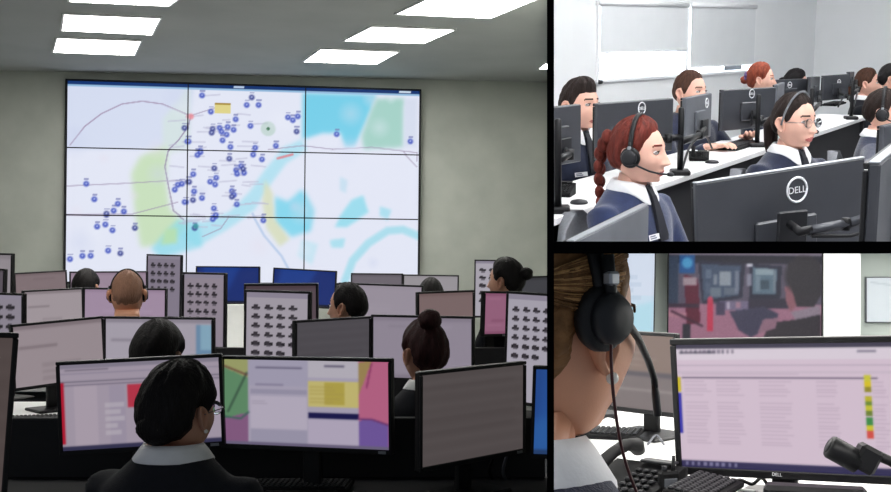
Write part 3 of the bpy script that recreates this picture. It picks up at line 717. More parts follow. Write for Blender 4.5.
def form(bg=(186, 173, 190)):
    r = Ras(132, 74, bg); r.rect(0, 0, 1, .05, (150, 142, 160)).rows(.03, .055, .45, .085, 1, (80, 74, 90), .6)
    r.rect(0, .10, 1, .115, (160, 150, 170)).rect(0, .20, 1, .212, (120, 112, 130)).rect(0, .24, 1, .252, (130, 120, 140))
    r.rect(0, .21, .022, .93, (198, 30, 56)).rect(.08, .25, .22, .95, (206, 190, 204), .5).rect(.30, .27, .40, .95, (170, 160, 184), .5)
    r.rows(.27, .45, .42, .86, 5, (214, 205, 216), .6, 4).rect(.415, .27, .60, .53, (206, 62, 84)).rows(.62, .30, .95, .9, 9, (160, 150, 172), .5, 5)
    return r.rect(0, .955, 1, 1, (60, 58, 90)).blur(1)
def maps(bg=(190, 182, 204)):
    r = Ras(132, 74, bg); r.rect(0, 0, .15, 1, (108, 156, 116)).poly([(0, 0), (.15, 0), (.15, .22), (0, .1)], (176, 180, 120)).poly([(0, .70), (.15, .62), (.15, 1), (0, 1)], (150, 104, 146))
    r.line([(.02, .62), (.14, .16)], (70, 100, 80), .012).line([(0, .08), (.14, .18)], (120, 80, 70), .01).line([(.0, .68), (.10, .70), (.15, .62)], (70, 110, 100), .01)
    r.rect(.15, .0, .52, .30, (184, 178, 202)).line([(.20, .09), (.48, .09)], (110, 104, 130), .008).rows(.19, .27, .46, .31, 1, (140, 132, 160), .6).rect(.16, .35, .51, .40, (150, 146, 172), .5).rect(.16, .42, .51, .80, (206, 196, 216)).rows(.17, .47, .30, .53, 2, (170, 160, 180), .5).rect(.16, .82, .51, .96, (176, 170, 194))
    r.rect(.52, 0, .82, .2, (206, 200, 212)).rows(.62, .03, .80, .09, 1, (90, 84, 110), .7).rect(.52, .23, .82, .53, (222, 208, 130)).rect(.62, .25, .74, .50, (200, 182, 84)).rows(.53, .28, .81, .5, 5, (190, 170, 90), .4, 3)
    r.rect(.52, .60, .82, .67, (30, 28, 84)).rect(.52, .68, .82, .96, (202, 190, 214)).rect(.82, 0, 1, 1, (206, 112, 150)).poly([(.82, .02), (.86, 0), (.9, 0), (.82, .40)], (176, 150, 96)).poly([(.82, .68), (.9, .66), (1, .73), (1, 1), (.82, 1)], (126, 98, 176)).line([(.82, .66), (.9, .66), (1, .72)], (120, 60, 120), .01).line([(.87, .3), (.90, .02)], (150, 60, 110), .008)
    return r.rect(0, .965, 1, 1, (120, 110, 140)).blur(1)
def sheet(bg=(184, 172, 186), seed=1, blue=False):
    r = Ras(72, 40, bg); r.rect(0, 0, 1, .07, [x-30 for x in bg]).rows(.05, .3, .6, .42, 1, [x-40 for x in bg], .7, seed).rows(.3, .62, .9, .95, 3, [x-20 for x in bg], .6, seed+1)
    if blue: r.rect(.86, .08, 1, 1, (120, 156, 190)).rect(.9, .1, 1, .5, (150, 190, 214))
    return r.blur(1)
def blue_desktop(seed=0):
    r = Ras(48, 27, (14, 46, 128)); r.poly([(.1, 0), (.7, 0), (.4, 1), (0, 1)], (22, 70, 164), .8, 5); r.poly([(.0, .6), (.3, .5), (.5, 1), (0, 1)], (40, 110, 190), .6, 5); r.rect(0, .93, 1, 1, (16, 24, 54)); return r
G1, G2, G3 = 'screens on the front desk row', 'screens on the second desk row', 'screens on the rear desk rows'
mon = monitor
mon('monitor with a red bordered form, in front of the woman with white collar', 'A', (56, 362), (222, 353.5), 3.72, 3.80, .318, form(), group=G1)
mon('monitor showing coloured maps, a form and a yellow table', 'A', (221.5, 355.5), (392, 358.5), 3.85, 3.68, .322, maps(), group=G1)
mon('dull brown screen turned sideways beside the woman with the high bun', 'A', (418.8, 372), (525, 361), 3.55, 3.92, .325, dull_stripes((92, 84, 84), 4), group=G1)
mon('blue screen cut by the partition at the front desk row', 'A', (533, 365.5), (640, 369), 3.8, 3.8, .32, blue_desktop().rect(0, 0, 1, 1, (70, 120, 190), .5), group=G1)
mon('tall brown screen cut by the left picture edge, nearest of all', 'A', (-78, 331), (18.5, 333), 2.5, 2.62, .42, dull_stripes((92, 80, 78), 6), group=G1)
mon('wide pale brown screen tilted behind the red bordered form', 'A', (10, 325), (103, 316), 5.5, 5.85, .335, sheet((176, 162, 168), 4), group=G2)
mon('screen with a light blue strip behind the black haired head', 'A', (104, 316.3), (214, 317.5), 5.72, 5.62, .33, sheet((190, 182, 196), 2, True), group=G2)
mon('dark grey screen in front of the man with cropped black hair', 'A', (294.5, 320.6), (370.5, 316), 5.35, 5.75, .33, dull_stripes((88, 84, 90), 9), group=G2)
mon('pale mauve screen behind the high hair bun', 'A', (371.5, 314.5), (474, 316.5), 5.75, 5.6, .34, plain((166, 156, 172), 5), group=G2)
mon('upright screen with rows of thumbnails above the coloured map monitor', 'A', (245, 289.5), (310.5, 291.5), 5.62, 5.5, .56, thumbs(4, 6), group=G2)
mon('brown screen with a pale top edge behind the central upright thumbnails', 'A', (244, 284), (318, 283.5), 6.3, 6.3, .33, plain((100, 84, 92), 7), group=G3, edge='silver')
mon('upright screen with thumbnails cut by the partition', 'A', (507, 291), (562, 294.5), 5.5, 5.35, .56, thumbs(4, 6, (192, 186, 200)), group=G2)
mon('narrow pink screen beside the thumbnails near the partition', 'A', (483.5, 291), (508.5, 291.5), 6.0, 6.15, .25, plain((170, 112, 142), 9, 24, 40), group=G3)
mon('tall pale screen cut by the left edge, highest beside the wall', 'A', (-26, 252.5), (13, 253.5), 7.3, 7.2, .40, plain((168, 160, 166), 11, 24, 36), group=G3)
mon('small dark screen at the left edge under the tall pale one', 'A', (-32, 267), (5.5, 269), 6.9, 6.8, .2, plain((104, 94, 104), 12), group=G3)
mon('screen with black thumbnails cut by the left picture edge', 'A', (-22, 292), (24, 293.5), 6.15, 6.0, .42, thumbs(3, 5, (160, 152, 166), y1=.8, w=44, h=44), group=G3)
mon('low brown screen by the wall left of the video wall', 'A', (13.5, 273), (66.5, 270), 8.7, 9.0, .28, plain((146, 128, 132), 13), group=G3)
mon('pale screen between the left edge and the bald man', 'A', (22.5, 290.5), (83, 287.5), 7.1, 7.4, .30, sheet((186, 174, 180), 7), group=G3)
mon('pinkish screen in front of the bald man', 'A', (83.5, 287.5), (167, 288.5), 7.3, 7.3, .32, plain((186, 162, 188), 14), group=G3)
mon('pink screen behind the farthest dark haired head', 'A', (69.5, 271.5), (147.5, 271), 9.1, 9.1, .30, plain((180, 158, 178), 15), group=G3)
mon('small upright thumbnail screen rising over the bald man', 'A', (147, 254), (182, 255), 9.25, 9.15, .53, thumbs(4, 5, (150, 140, 158), y1=.75, w=40, h=66, missing=2), group=G3)
mon('upright thumbnail screen beside the blue screen under the map', 'A', (183, 272), (226, 273), 6.7, 6.6, .46, thumbs(4, 5, (166, 154, 168), y1=.7, w=44, h=70, missing=1), group=G3)
mon('blue screen under the map, nearer the bald man', 'A', (196, 266), (260, 266.5), 9.5, 9.5, .33, blue_desktop(), group=G3)
mon('blue screen under the map, over the man with cropped hair', 'A', (273.5, 267.5), (337, 271), 9.5, 9.5, .33, blue_desktop(), group=G3)
mon('pale grey screen behind the man with cropped black hair', 'A', (339, 282.5), (423.5, 285.5), 7.3, 7.2, .33, plain((178, 168, 182), 18, k=.4), group=G3)
mon('small grey screen under the right edge of the map', 'A', (351, 273), (403, 273.5), 9.6, 9.6, .30, plain((124, 116, 126), 19), group=G3)
mon('small pale screen against the wall right of the map', 'A', (403, 274.3), (459, 275.2), 9.65, 9.65, .30, plain((176, 170, 176), 20, k=.3), group=G3)
mon('brown screen above the high hair bun', 'A', (417, 292), (474, 290), 6.5, 6.75, .31, plain((142, 120, 120), 21), group=G3)
mon('upright thumbnail screen behind the far woman with a bun', 'A', (474.5, 259.5), (512.5, 260), 9.1, 9.1, .48, thumbs(3, 5, (196, 190, 202), y1=.8, w=36, h=58, missing=0), group=G3)
mon('dark screen cut by the partition beside the far woman', 'A', (520, 276.5), (585, 274.5), 7.7, 7.9, .30, plain((74, 74, 80), 23), group=G3)
# ---- desks
gd = 'desk rows of the control room'
desk('black topped desk carrying the two front monitors', 'A', (-2.15, 3.30), (-TX-.004, 3.30), .80, .76, 'desk_dark', group=gd)
desk('short black topped desk at the left picture edge', 'A', (-2.0, 2.30), (-1.15, 2.30), .60, .76, 'desk_dark', group=gd)
desk('white desk of the second row behind the front monitors', 'A', (-3.3, 5.05), (-TX-.004, 5.05), .95, .76, group=gd)
desk('white desk of the third row under the pale screens', 'A', (-4.2, 6.62), (-TX-.004, 6.62), .95, .76, group=gd)
desk('white desk of the rearmost row under the blue screens', 'A', (-5.2, 8.75), (-TX-.004, 8.75), 1.05, .76, group=gd)
# black dividers added to darken gaps behind monitors; white one under the blue screens
def divider(label, x0, x1, y, z0, z1, m, room='A'):
    b = MB(); b.rbox(((x0+x1)/2, y, (z0+z1)/2), (x1-x0, .03, z1-z0), .004); o = build(b, 'desk_divider', m, room); tag(o, label, 'desk divider', 'desk dividers'); return o
divider('black divider added to darken the gap behind the two front monitors', -2.1, -.02, 4.02, .76, .98, 'panel_black')
divider('black divider added to darken the gaps over the white second row desk', -2.2, -.05, 5.94, .76, 1.06, 'panel_black')
divider('white divider under the blue screens', -3.0, -2.45, 9.3, .76, 1.12, 'panel_white')
# ---- people
C = {}
C['p1'] = person('woman from behind with round black hair, white collar and dark jacket at the front monitors', 'A', (181, 414, 2.72), rad(-14), 1.04, 'skin_a', 'jacket', 'woman', 'hair_black', .024, bun=(0, -.09, -.02, .055), hyaw=-8, earring=1, hs=.88, nd=.028)[0]
glasses('thin eyeglasses of the woman in the white collar', 'A', C['p1'])
person('black haired person behind the red bordered form', 'A', (159, 358, 4.5), rad(-4), 1.12, 'skin_a', 'jacket', 'woman', 'hair_black', .020, collar=False, detail=0)
C['p3'] = person('bald man from behind wearing a headband', 'A', (127.5, 294.5, 6.25), rad(16), 1.16, 'skin_c', 'jacket', 'buzz', 'hair_stubble', .003, male=1, collar=False, detail=0)[0]
headset('black headset on the bald man', 'A', C['p3'], sc=.87, boom=-1)
person('farthest dark haired head left of the bald man', 'A', (86.5, 288, 8.3), rad(0), 1.05, 'skin_a', 'jacket', 'woman', 'hair_black', .018, collar=False, detail=0)
person('man with cropped black hair looking left over the dark grey screen', 'A', (347.5, 308, 6.3), rad(64), 1.14, 'skin_a', 'jacket', 'man', 'hair_black', .009, male=1, detail=0, hyaw=4)
person('woman with a high brown bun and dark jacket by the sideways screen', 'A', (424, 354, 4.55), rad(30), 1.08, 'skin_a', 'jacket', 'woman', 'hair_maroon', .014, bun=(-.01, -.065, .135, .045), hyaw=6)
person('far woman with a black bun looking left near the partition', 'A', (505, 281.5, 6.35), rad(64), 1.02, 'skin_a', 'jacket', 'woman', 'hair_black', .016, bun=(0, -.135, .045, .04), detail=0)
person('dark head barely showing between two pale screens', 'A', (431, 297, 7.7), rad(0), 1.05, 'skin_a', 'jacket', 'woman', 'hair_black', .012, collar=False, detail=0)
chair('black office chair of the woman with the white collar', 'A', (C['p1'].translation.x, C['p1'].translation.y-.02, 0), rad(-16), .50, top=.985)
# ---- small things on the second row desk
for i, (u, v, d_, w_, h_, lb) in enumerate(((33, 437, 5.25, .14, .20, 'white sheet of paper on the second row desk'),)):
    p = on_plane('A', u, v, .762); b = MB(); b.rbox((0, 0, .001), (w_, h_, .002), .0008); o = build(b, 'paper_sheet', 'shirt', 'A', None, frame((p.x, p.y, .761), .3)); tag(o, lb, 'paper')
p = on_plane('A', 34, 421, .762); keyboard('dark keyboard at the left end of the second row desk', 'A', (p.x+.03, p.y, .762), .25, .30, .12)
p = on_plane('A', 252, 483, .762); keyboard('black keyboard under the coloured map monitor', 'A', (p.x+.15, p.y-.10, .762), 0)
cable('black cable hanging under the sideways screen', 'A', [P(495, 455, 3.9), P(489, 470, 3.95), P(493, 482, 4.0), P(489, 495, 4.0)], .006)
cable('grey cable beside the sideways screen', 'A', [P(507, 455, 3.9), P(503, 472, 3.95), P(508, 485, 4.0), P(503, 496, 4.0)], .006, 'grey_plastic')
DIM = 1.0
# ================================================================ room B: the bright training room
ZB = DESK['B']
def PB(u, v, d): return L('B', u, v, d)
w0, w1 = PB(597, 80, 9.0), PB(753, 70, 11.0); bd = Vector((w1.x-w0.x, w1.y-w0.y, 0)); wlen = bd.length; byaw = math.atan2(bd.y, bd.x); Mb = frame((w0.x, w0.y, 0), byaw)
sill = (w0.z+w1.z)/2; top = PB(597, 3, 9.0).z; HB = 3.2
def along(u, v=40):              # position along the window wall of an image column
    o = ROOM['B'].inverted() @ Vector((0, 0, CZ)); q = PB(u, v, 1.0); a = Mb.inverted() @ o; c = Mb.inverted() @ q
    t = -a.y/(c.y-a.y); return (a+(c-a)*t).x
xm = along(686); xr = along(753); xc = along(815)
b = MB(); b.box(((-3+0)/2, .06, HB/2), (3, .12, HB)); b.box((xr/2, .06, sill/2), (xr, .12, sill)); b.box((xr/2, .06, (top+HB)/2), (xr, .12, HB-top)); b.box(((xr+xc+.1)/2, .06, HB/2), (xc+.1-xr, .12, HB)); struct('wall_left', b, 'wall_b', 'B', M=Mb)
b = MB(); b.box((xc+.06, -2.6, HB/2), (.12, 5.4, HB)); struct('wall_right', b, 'wall_b', 'B', M=Mb)
b = MB(); b.box((2.5, 6.5, -.05), (7, 12.5, .1)); struct('floor', b, 'floor_b', 'B')
b = MB(); b.box((2.5, 6.8, HB+.05), (7, 12.6, .1)); struct('ceiling', b, 'wall_b', 'B')
b = MB(); b.box((along(556)-.05, -.05, HB/2), (.24, .12, HB)); struct('trim_1', b, 'wall_b', 'B', 'pale pilaster at the partition', M=Mb)
b = MB()
for cx, cz, ww, hh in ((xr/2, sill-.01, xr+.06, .03), (xr/2, top, xr+.06, .04), (0, (sill+top)/2, .03, top-sill), (xr, (sill+top)/2, .04, top-sill), (xm, (sill+top)/2, .05, top-sill)): b.rbox((cx, .03, cz), (ww, .10, hh), .004)
win = struct('window_1', b, 'frame_white', 'B', 'wide window with two roller blinds', M=Mb)
for x0, x1 in ((.015, xm-.025), (xm+.025, xr-.02)):
    b = MB(); b.box(((x0+x1)/2, .08, (sill+top)/2), (x1-x0, .006, top-sill)); build(b, 'pane', 'glass', 'B', win)
def blind(label, x0, x1, z0, z1):
    t = thing('roller_blind', label, 'roller blind', 'B', Mb @ Matrix.Translation(((x0+x1)/2, -.03, z0)), 'roller blinds')
    b = MB(); b.rbox((0, 0, (z1-z0)/2), (x1-x0, .004, z1-z0), .001); build(b, 'fabric', 'blind', 'B', t)
    b = MB(); b.cyl((-(x1-x0)/2, 0, .006), ((x1-x0)/2, 0, .006), .008, 10); build(b, 'bottom_bar', 'frame_white', 'B', t)
    b = MB(); b.cyl((-(x1-x0)/2, 0, z1-z0), ((x1-x0)/2, 0, z1-z0), .022, 12); build(b, 'roller', 'frame_white', 'B', t)
blind('roller blind drawn to just above the bright strip of window', .0, xm-.03, PB(640, 52, 9.5).z, top)
blind('longer roller blind on the window half beside the corner', xm+.03, xr-.02, PB(720, 66, 10.5).z, top)
b = MB(); b.cyl((-.01, -.03, sill-.015), (.02, -.03, sill-.015), .018, 10); o = build(b, 'blind_chain_holder', 'dark_plastic', 'B', None, Mb); tag(o, 'small black chain holder at the window corner', 'fitting')
# overcast daylight outside the window
mat('sky_light', (244, 248, 255), 1, var=0, emit=B_SKY)
b = MB(); b.box((xr/2, 1.2, (sill+top)/2), (xr+3, .02, 3.0)); o = struct('sky_backdrop', b, 'sky_light', 'B', 'overcast sky outside the window', M=Mb)
for i, (x, y) in enumerate(((.9, 1.5), (2.4, 1.5), (1.1, 3.2), (2.6, 3.2), (1.3, 5.6), (2.9, 5.6), (1.6, 8.2), (3.2, 8.2))):  # unseen lamps added overhead; the nearest pair brightens the monitor backs
    lamp('B', [Vector((x-.6, y-.3, HB)), Vector((x+.6, y-.3, HB)), Vector((x+.6, y+.3, HB)), Vector((x-.6, y+.3, HB))], 'unseen ceiling light panel added to light the training room', B_LIGHT, 'added ceiling light panels of the training room')
# desks: the front edge of the long row, and the nearer row
e0, e1 = on_plane('B', 540, 223, ZB), on_plane('B', 868, 115.5, ZB); ed = (e1-e0).normalized(); ryaw = math.atan2(ed.y, ed.x); eperp = Vector((-ed.y, ed.x, 0))
desk('long white desk running along the window side with many monitors', 'B', e0, e1, .38, ZB, panel_h=.70, side=1, panel='panel_black')
n0 = e0-eperp*1.15+ed*.6; n1 = n0+ed*3.0
desk('nearer white desk mostly hidden by the DELL monitor', 'B', n0, n1, .50, ZB, panel_h=.7, side=1)
gB1, gB0 = 'monitors on the window side desk', 'monitors on the nearer desk'
bm_ = lambda *a, **k: monitor(*a, back=True, stand=k.pop('stand', None), **k)
mnt = {}; mat('arm_grey', (62, 64, 70), .4, .3, var=.05)
mnt['d1'] = bm_('large monitor seen from behind with a ring logo reading DELL, foremost', 'B', (692, 183), (861, 157), 2.9, 3.15, .40, logo=True, logo_pos=(.075, .35), logo_r=.029, edge='silver', group=gB0, thick=.018)
bm_('monitor back with a silver top edge slanting before the red haired woman', 'B', (566, 241), (642, 204), 2.72, 3.28, .34, edge='silver', group=gB0, shell='grey_plastic', thick=.022)
bm_('monitor back with a silver slanting edge cut by the right picture edge', 'B', (868, 163), (914, 128), 1.95, 2.6, .36, edge='silver', group=gB0, thick=.022)
mnt['d3b'] = bm_('small dark monitor back behind the slanting edge at the right', 'B', (879, 126), (915, 118), 4.3, 4.6, .26, group=gB0)
mnt['d4'] = bm_('monitor back cut by the partition before the young man', 'B', (530, 109), (577, 104), 4.25, 4.5, .235, group=gB1)
mnt['d5'] = bm_('monitor back with ring logo above the red haired woman', 'B', (594, 103.5), (670, 98), 4.75, 5.15, .245, logo=True, group=gB1, logo_pos=(.06, .36))
mnt['d6'] = bm_('narrow shiny monitor back before the man with light brown hair', 'B', (682, 98), (708, 93), 5.55, 5.95, .235, logo=True, group=gB1, logo_pos=(.3, .3), shell='grey_plastic')
mnt['d7'] = bm_('monitor back with ring logo above the keyboard', 'B', (720.4, 89.8), (773, 87), 6.3, 6.65, .235, logo=True, group=gB1, logo_pos=(.03, .37))
mnt['d7b'] = bm_('thin slice of a monitor back before the woman with orange hair', 'B', (774, 85), (781.5, 82), 6.9, 7.3, .25, group=gB1, shell='grey_plastic')
mnt['d8'] = bm_('small monitor back with ring logo under the dark haired far head', 'B', (768.6, 80), (806.5, 78.5), 8.3, 8.55, .21, logo=True, group=gB1, logo_pos=(0, .3))
mnt['d9'] = bm_('narrow monitor back between two far monitors', 'B', (808, 77), (817.5, 76.3), 8.35, 8.8, .20, group=gB1)
mnt['d10'] = bm_('far monitor back nearest the ponytailed woman', 'B', (822, 75.7), (847, 74), 8.9, 9.1, .20, logo=True, group=gB1, logo_pos=(.1, .2))
mnt['d11'] = bm_('slim dark monitor edge beside the ponytailed woman', 'B', (847.5, 72), (852, 71.5), 9.2, 9.5, .12, group=gB1)
def rear_mount(key, plate=.10):
    t, Mp, w, h = mnt[key]
    b = MB(); b.rbox((0, -.045, -.02), (plate, .014, plate), .003, Matrix.Identity(4)); return t
def arm(label, base, height, tips, r=.014, ztop=None):
    # clamp post on the desk with jointed arms reaching to the monitors
    t = thing('monitor_mount', label, 'monitor mount', 'B', frame(base), 'monitor mounts')
    b = MB(); b.lathe([(r, .0), (r, height), (r*.6, height+.006)], 14); build(b, 'post', 'black_plastic', 'B', t)
    b = MB(); b.rbox((0, 0, .012), (.09, .09, .024), .006); build(b, 'clamp', 'black_plastic', 'B', t)
    for tp in tips:
        q = tp-base; mid = q*.5; mid.z = q.z; st = Vector((0, 0, q.z))
        b = MB(); s1 = (mid+Vector((.03, .0, 0))); b.tube([st, s1], [.016, .013], 10); b.tube([s1, q], [.013, .011], 10); b.lathe([(.018, -.02), (.018, .02)], 12, M=Matrix.Translation(s1)); a_ = build(b, 'arm', 'black_plastic', 'B', t)
        b = MB(); b.rbox((0, 0, 0), (.09, .012, .09), .003, Matrix.Translation(q) @ Matrix.Rotation(ryaw, 4, 'Z')); build(b, 'mounting_plate', 'dark_plastic', 'B', a_)
    return t
def back_center(key, f=0., zf=-.05):
    t, Mp, w, h = mnt[key]; return Mp @ Vector((f*w, -.055, zf))
for (u, vb, vt, keys, lb) in ((686, 175, 109, ('d5', 'd6'), 'black monitor arm post on the desk behind the red haired woman'), (565, 213, 120, ('d4',), 'black monitor arm post beside the partition'), (762, 147, 96, ('d7', 'd7b'), 'black monitor arm post behind the woman with glasses'), (815, 133.5, 90, ('d8', 'd9'), 'black monitor arm post beside the glasses wearer'), (855, 119.5, 82, ('d10', 'd11'), 'black monitor arm post at the far desk end')):
    p = on_plane('B', u, vb, ZB)+eperp*.03; d_ = p.y; hgt = (vb-vt)/K*d_
    arm(lb, Vector((p.x, p.y, ZB)), hgt, [back_center(k) for k in keys])
# the arm across the foremost monitor
t, Mp, w, h = mnt['d1']
base = PB(905, 235, 3.08); t2 = thing('monitor_mount', 'black jointed monitor arm across the back of the DELL monitor', 'monitor mount', 'B', frame((base.x, base.y, base.z)), 'monitor mounts')
def lb_(u, v, d): return PB(u, v, d)-base
b = MB(); b.rbox((0, 0, 0), (.10, .012, .10), .004, Matrix.Translation(lb_(792, 229, 2.97)) @ Matrix.Rotation(math.atan2((PB(861, 157, 3.15)-PB(692, 183, 2.9)).y, (PB(861, 157, 3.15)-PB(692, 183, 2.9)).x), 4, 'Z')); build(b, 'mounting_plate', 'dark_plastic', 'B', t2)
b = MB(); b.tube([lb_(790, 224, 2.94), lb_(800, 232, 2.88), lb_(812, 229, 2.88)], [.011, .013, .011], 10); build(b, 'tilt_joint', 'black_plastic', 'B', t2)
for a_, c_, r_ in (((808, 231, 2.88), (846, 224, 2.94), .014), ((850, 223, 2.94), (905, 205, 3.05), .014)):
    b = MB(); b.tube([lb_(*a_), lb_(*c_)], r_, 4, flat=1.0); o_ = build(b, 'arm', 'arm_grey', 'B', t2)
    b = MB(); b.lathe([(.012, -.016), (.012, .016), (.006, .018)], 14, M=Matrix.Translation(lb_(*c_))); build(b, 'elbow_joint', 'black_plastic', 'B', o_)
b = MB(); b.tube([lb_(905, 195, 3.05), lb_(905, 330, 3.05)], .018, 12); build(b, 'post', 'black_plastic', 'B', t2)
b = MB(); b.tube([lb_(812, 236, 2.88), lb_(850, 236, 2.92), lb_(880, 228, 2.98)], .005, 8); build(b, 'cable_loop', 'black_plastic', 'B', t2)
# ---- people
F = rad(-118)
q1 = person('woman with red braided hair and headset in a navy sweater', 'B', (639, 154, 3.9), rad(-128), 1.0, 'skin_b', 'navy_b', 'woman', 'hair_red', .014, tie=True, badge=(.055, .46), hyaw=12, tail={'pts': [(.01, -.115, .05), (.0, -.15, .0), (.0, -.155, -.08), (.01, -.145, -.16), (.01, -.14, -.22)], 'r': .026, 'n': 8, 'braid': True}, curl=.4)
headset('black headset with silver band on the red braided woman', 'B', q1[0], boom=1)
q2 = person('young man with dark fringe, white collar and tie before the window wall', 'B', (580, 106, 5.3), rad(-142), 1.05, 'skin_b', 'navy', 'fringe', 'hair_dark', .009, male=.8, tie=True, fringe=.012, badge=(.08, .44), hyaw=8)
q3 = person('man with light brown hair resting both hands by the keyboard', 'B', (690, 93, 6.5), rad(-146), 1.06, 'skin_b', 'navy', 'man', 'hair_brown', .008, male=1, hyaw=12, collar=False, hands={1: (708, 147, 6.1, 0), -1: (748, 137, 6.45, 0)})
q4 = person('woman with glasses, tied brown hair and white collar', 'B', (795, 123, 4.9), rad(-146), 1.04, 'skin_b', 'navy', 'woman', 'hair_dark', .010, tie=True, hyaw=4, tail={'pts': [(0, -.10, .02), (0, -.135, -.02), (0, -.13, -.10), (0, -.12, -.16)], 'r': .03}, band='chair_grey')
glasses('round eyeglasses of the woman with tied brown hair', 'B', q4[0])
q5 = person('woman with orange hair and a purple scrunchie in the rear', 'B', (761.5, 80, 8.2), rad(-105), .98, 'skin_b', 'navy', 'woman', 'hair_orange', .014, detail=0, bun=(0, -.125, -.0, .035), scrunchie='purple')
q6 = person('dark haired woman looking down behind a far monitor', 'B', (793.5, 83, 9.8), rad(-110), 1.0, 'skin_b', 'navy', 'woman', 'hair_black', .014, detail=0, hpitch=-12, bun=(0, -.12, .0, .035))
q7 = person('ponytailed woman with a sleeve patch at the far desk end', 'B', (868, 84, 9.8), rad(-112), 1.08, 'skin_b', 'jacket', 'woman', 'hair_brown', .012, detail=0, tail={'pts': [(0, -.105, .03), (0, -.14, .01), (0, -.145, -.06), (0, -.13, -.13)], 'r': .026}, patch=1)
q8 = person('dark haired person in a dark sweater cut by the right picture edge, farthest', 'B', (891, 79, 8.7), rad(-100), .94, 'skin_b', 'jacket', 'man', 'hair_black', .010, male=1, detail=0, patch=1)
q9 = person('dark haired man with headset cut by the right picture edge', 'B', (884, 113, 6.0), rad(-112), 1.0, 'skin_b', 'navy', 'man', 'hair_dark', .012, male=1, hands={1: (864, 186, 5.0, 0)})
headset('black headset on the man at the right picture edge', 'B', q9[0], boom=1)
for q, lb, tz in ((q1, 'grey chair behind the red braided woman', .78), (q4, 'grey chair behind the woman with glasses', .80), (q9, 'grey chair behind the man at the right picture edge', .76)):
    chair(lb, 'B', (q[3].x, q[3].y, 0), rad(-112), max(.3, q[2]), 'chair_grey', tz, 'grey training room chairs')
# ---- on the desk
p = on_plane('B', 738, 147, ZB); keyboard('black keyboard before the man with light brown hair', 'B', (p.x, p.y, ZB+.001), ryaw, .42, .13, .0)
p = on_plane('B', 712, 149, ZB); mouse('black mouse under the hand of the light brown haired man', 'B', (p.x, p.y, ZB), ryaw+1.2)
def puck(u, v, lb):
    p = on_plane('B', u, v, ZB); b = MB(); b.lathe([(.001, 0), (.034, 0), (.036, .004), (.030, .012), (.012, .016), (.001, .016)], 18); o = build(b, 'cable_grommet', 'dark_plastic', 'B', None, frame((p.x, p.y, ZB))); tag(o, lb, 'grommet', 'round desk grommets')
puck(712, 163, 'round grey grommet in front of the mouse'); puck(579, 203.5, 'round grey grommet near the partition')
def deskphone(u, v, lb, room='B', rz=0., sc=1.):
    p = on_plane(room, u, v, DESK[room]); t = thing('desk_phone', lb, 'telephone', room, frame((p.x, p.y, DESK[room]), rz, Matrix.Scale(sc, 4)))
    b = MB(); b.loft([[(x*sx, y, z) for sx, z in ((-1, 0), (1, 0), (1, h), (-1, h))] for y, x, h in ((-.10, .085, .022), (-.09, .09, .03), (.08, .095, .075), (.10, .09, .07))], smooth=False); build(b, 'body', 'matte_black', room, t)
    b = MB()
    for r in range(5):
        for c in range(4): b.rbox((.0+c*.021, -.07+r*.024, .040+r*.0066), (.015, .014, .008), .003)
    o = build(b, 'keys', 'dark_plastic', room, t); o['kind'] = 'stuff'
    b = MB(); b.rbox((.03, .07, .082), (.09, .035, .006), .003); build(b, 'display', 'dark_plastic', room, t)
    b = MB(); b.tube([(-.055, -.115, .045), (-.055, -.10, .062), (-.055, -.06, .085), (-.055, 0, .105), (-.055, .06, .115), (-.055, .10, .108), (-.055, .115, .09)], [.018, .025, .019, .017, .019, .025, .018], 12, flat=.75); build(b, 'handset', 'matte_black', room, t)
    return t
deskphone(560, 195, 'black desk phone beside the partition', 'B', ryaw-1.3, .6)
deskphone(699, 160, 'black desk phone by the monitor arm post', 'B', ryaw-1.2, .55)
p = on_plane('B', 840, 105, ZB); keyboard('far black keyboard on the window side desk', 'B', (p.x-.05, p.y, ZB+.001), ryaw, .38, .12, 0)
cable('black cable looping on the window side desk', 'B', [on_plane('B', 838, 108, ZB)+Vector((0, 0, .01)), on_plane('B', 846, 102, ZB)+Vector((0, 0, .08)), on_plane('B', 856, 103, ZB)+Vector((0, 0, .10)), on_plane('B', 853, 110, ZB)+Vector((0, 0, .01))], .007)
cable('black cable beside the telephone near the arm post', 'B', [on_plane('B', 682, 172, ZB)+Vector((0, 0, .01)), on_plane('B', 690, 166, ZB)+Vector((0, 0, .10)), on_plane('B', 704, 156, ZB)+Vector((0, 0, .11)), on_plane('B', 712, 152, ZB)+Vector((0, 0, .02))], .006)
# ================================================================ room C: the close view of one operator
ZC = DESK['C']; HC = 1.40-TZ
def PC(u, v, d): return L('C', u, v, d)
b = MB(); b.box((1.6, 6.05, .6), (3.6, .1, 1.6)); struct('wall_back', b, 'wall_c', 'C')
b = MB(); b.box((3.2, 3.6, .6), (.1, 5, 1.6)); struct('wall_right', b, 'wall_c', 'C')
b = MB(); b.box((1.6, 3.5, -.05), (3.4, 5.2, .1)); struct('floor', b, 'floor_b', 'C')
p0, p1 = PC(823.5, 300, 5.85), PC(860, 300, 5.85)
b = MB(); b.box(((p0.x+p1.x)/2, 5.92, .7), (p1.x-p0.x, .16, 1.5)); struct('trim_1', b, 'pillar_c', 'C', 'white pillar beside the wall display')
for i, (x, y) in enumerate(((.98, 1.52), (2.3, 1.7), (.75, 3.1), (2.2, 3.1), (.75, 4.4), (2.2, 4.4), (1.3, 5.3))):  # unseen lamps added under the slab; the first fills the operator's head
    lamp('C', [Vector((x-.6, y-.5, HC)), Vector((x+.6, y-.5, HC)), Vector((x+.6, y+.5, HC)), Vector((x-.6, y+.5, HC))], 'unseen low light panel added to light the operator room', C_LIGHT, 'added light panels of the operator room', drop=.001)
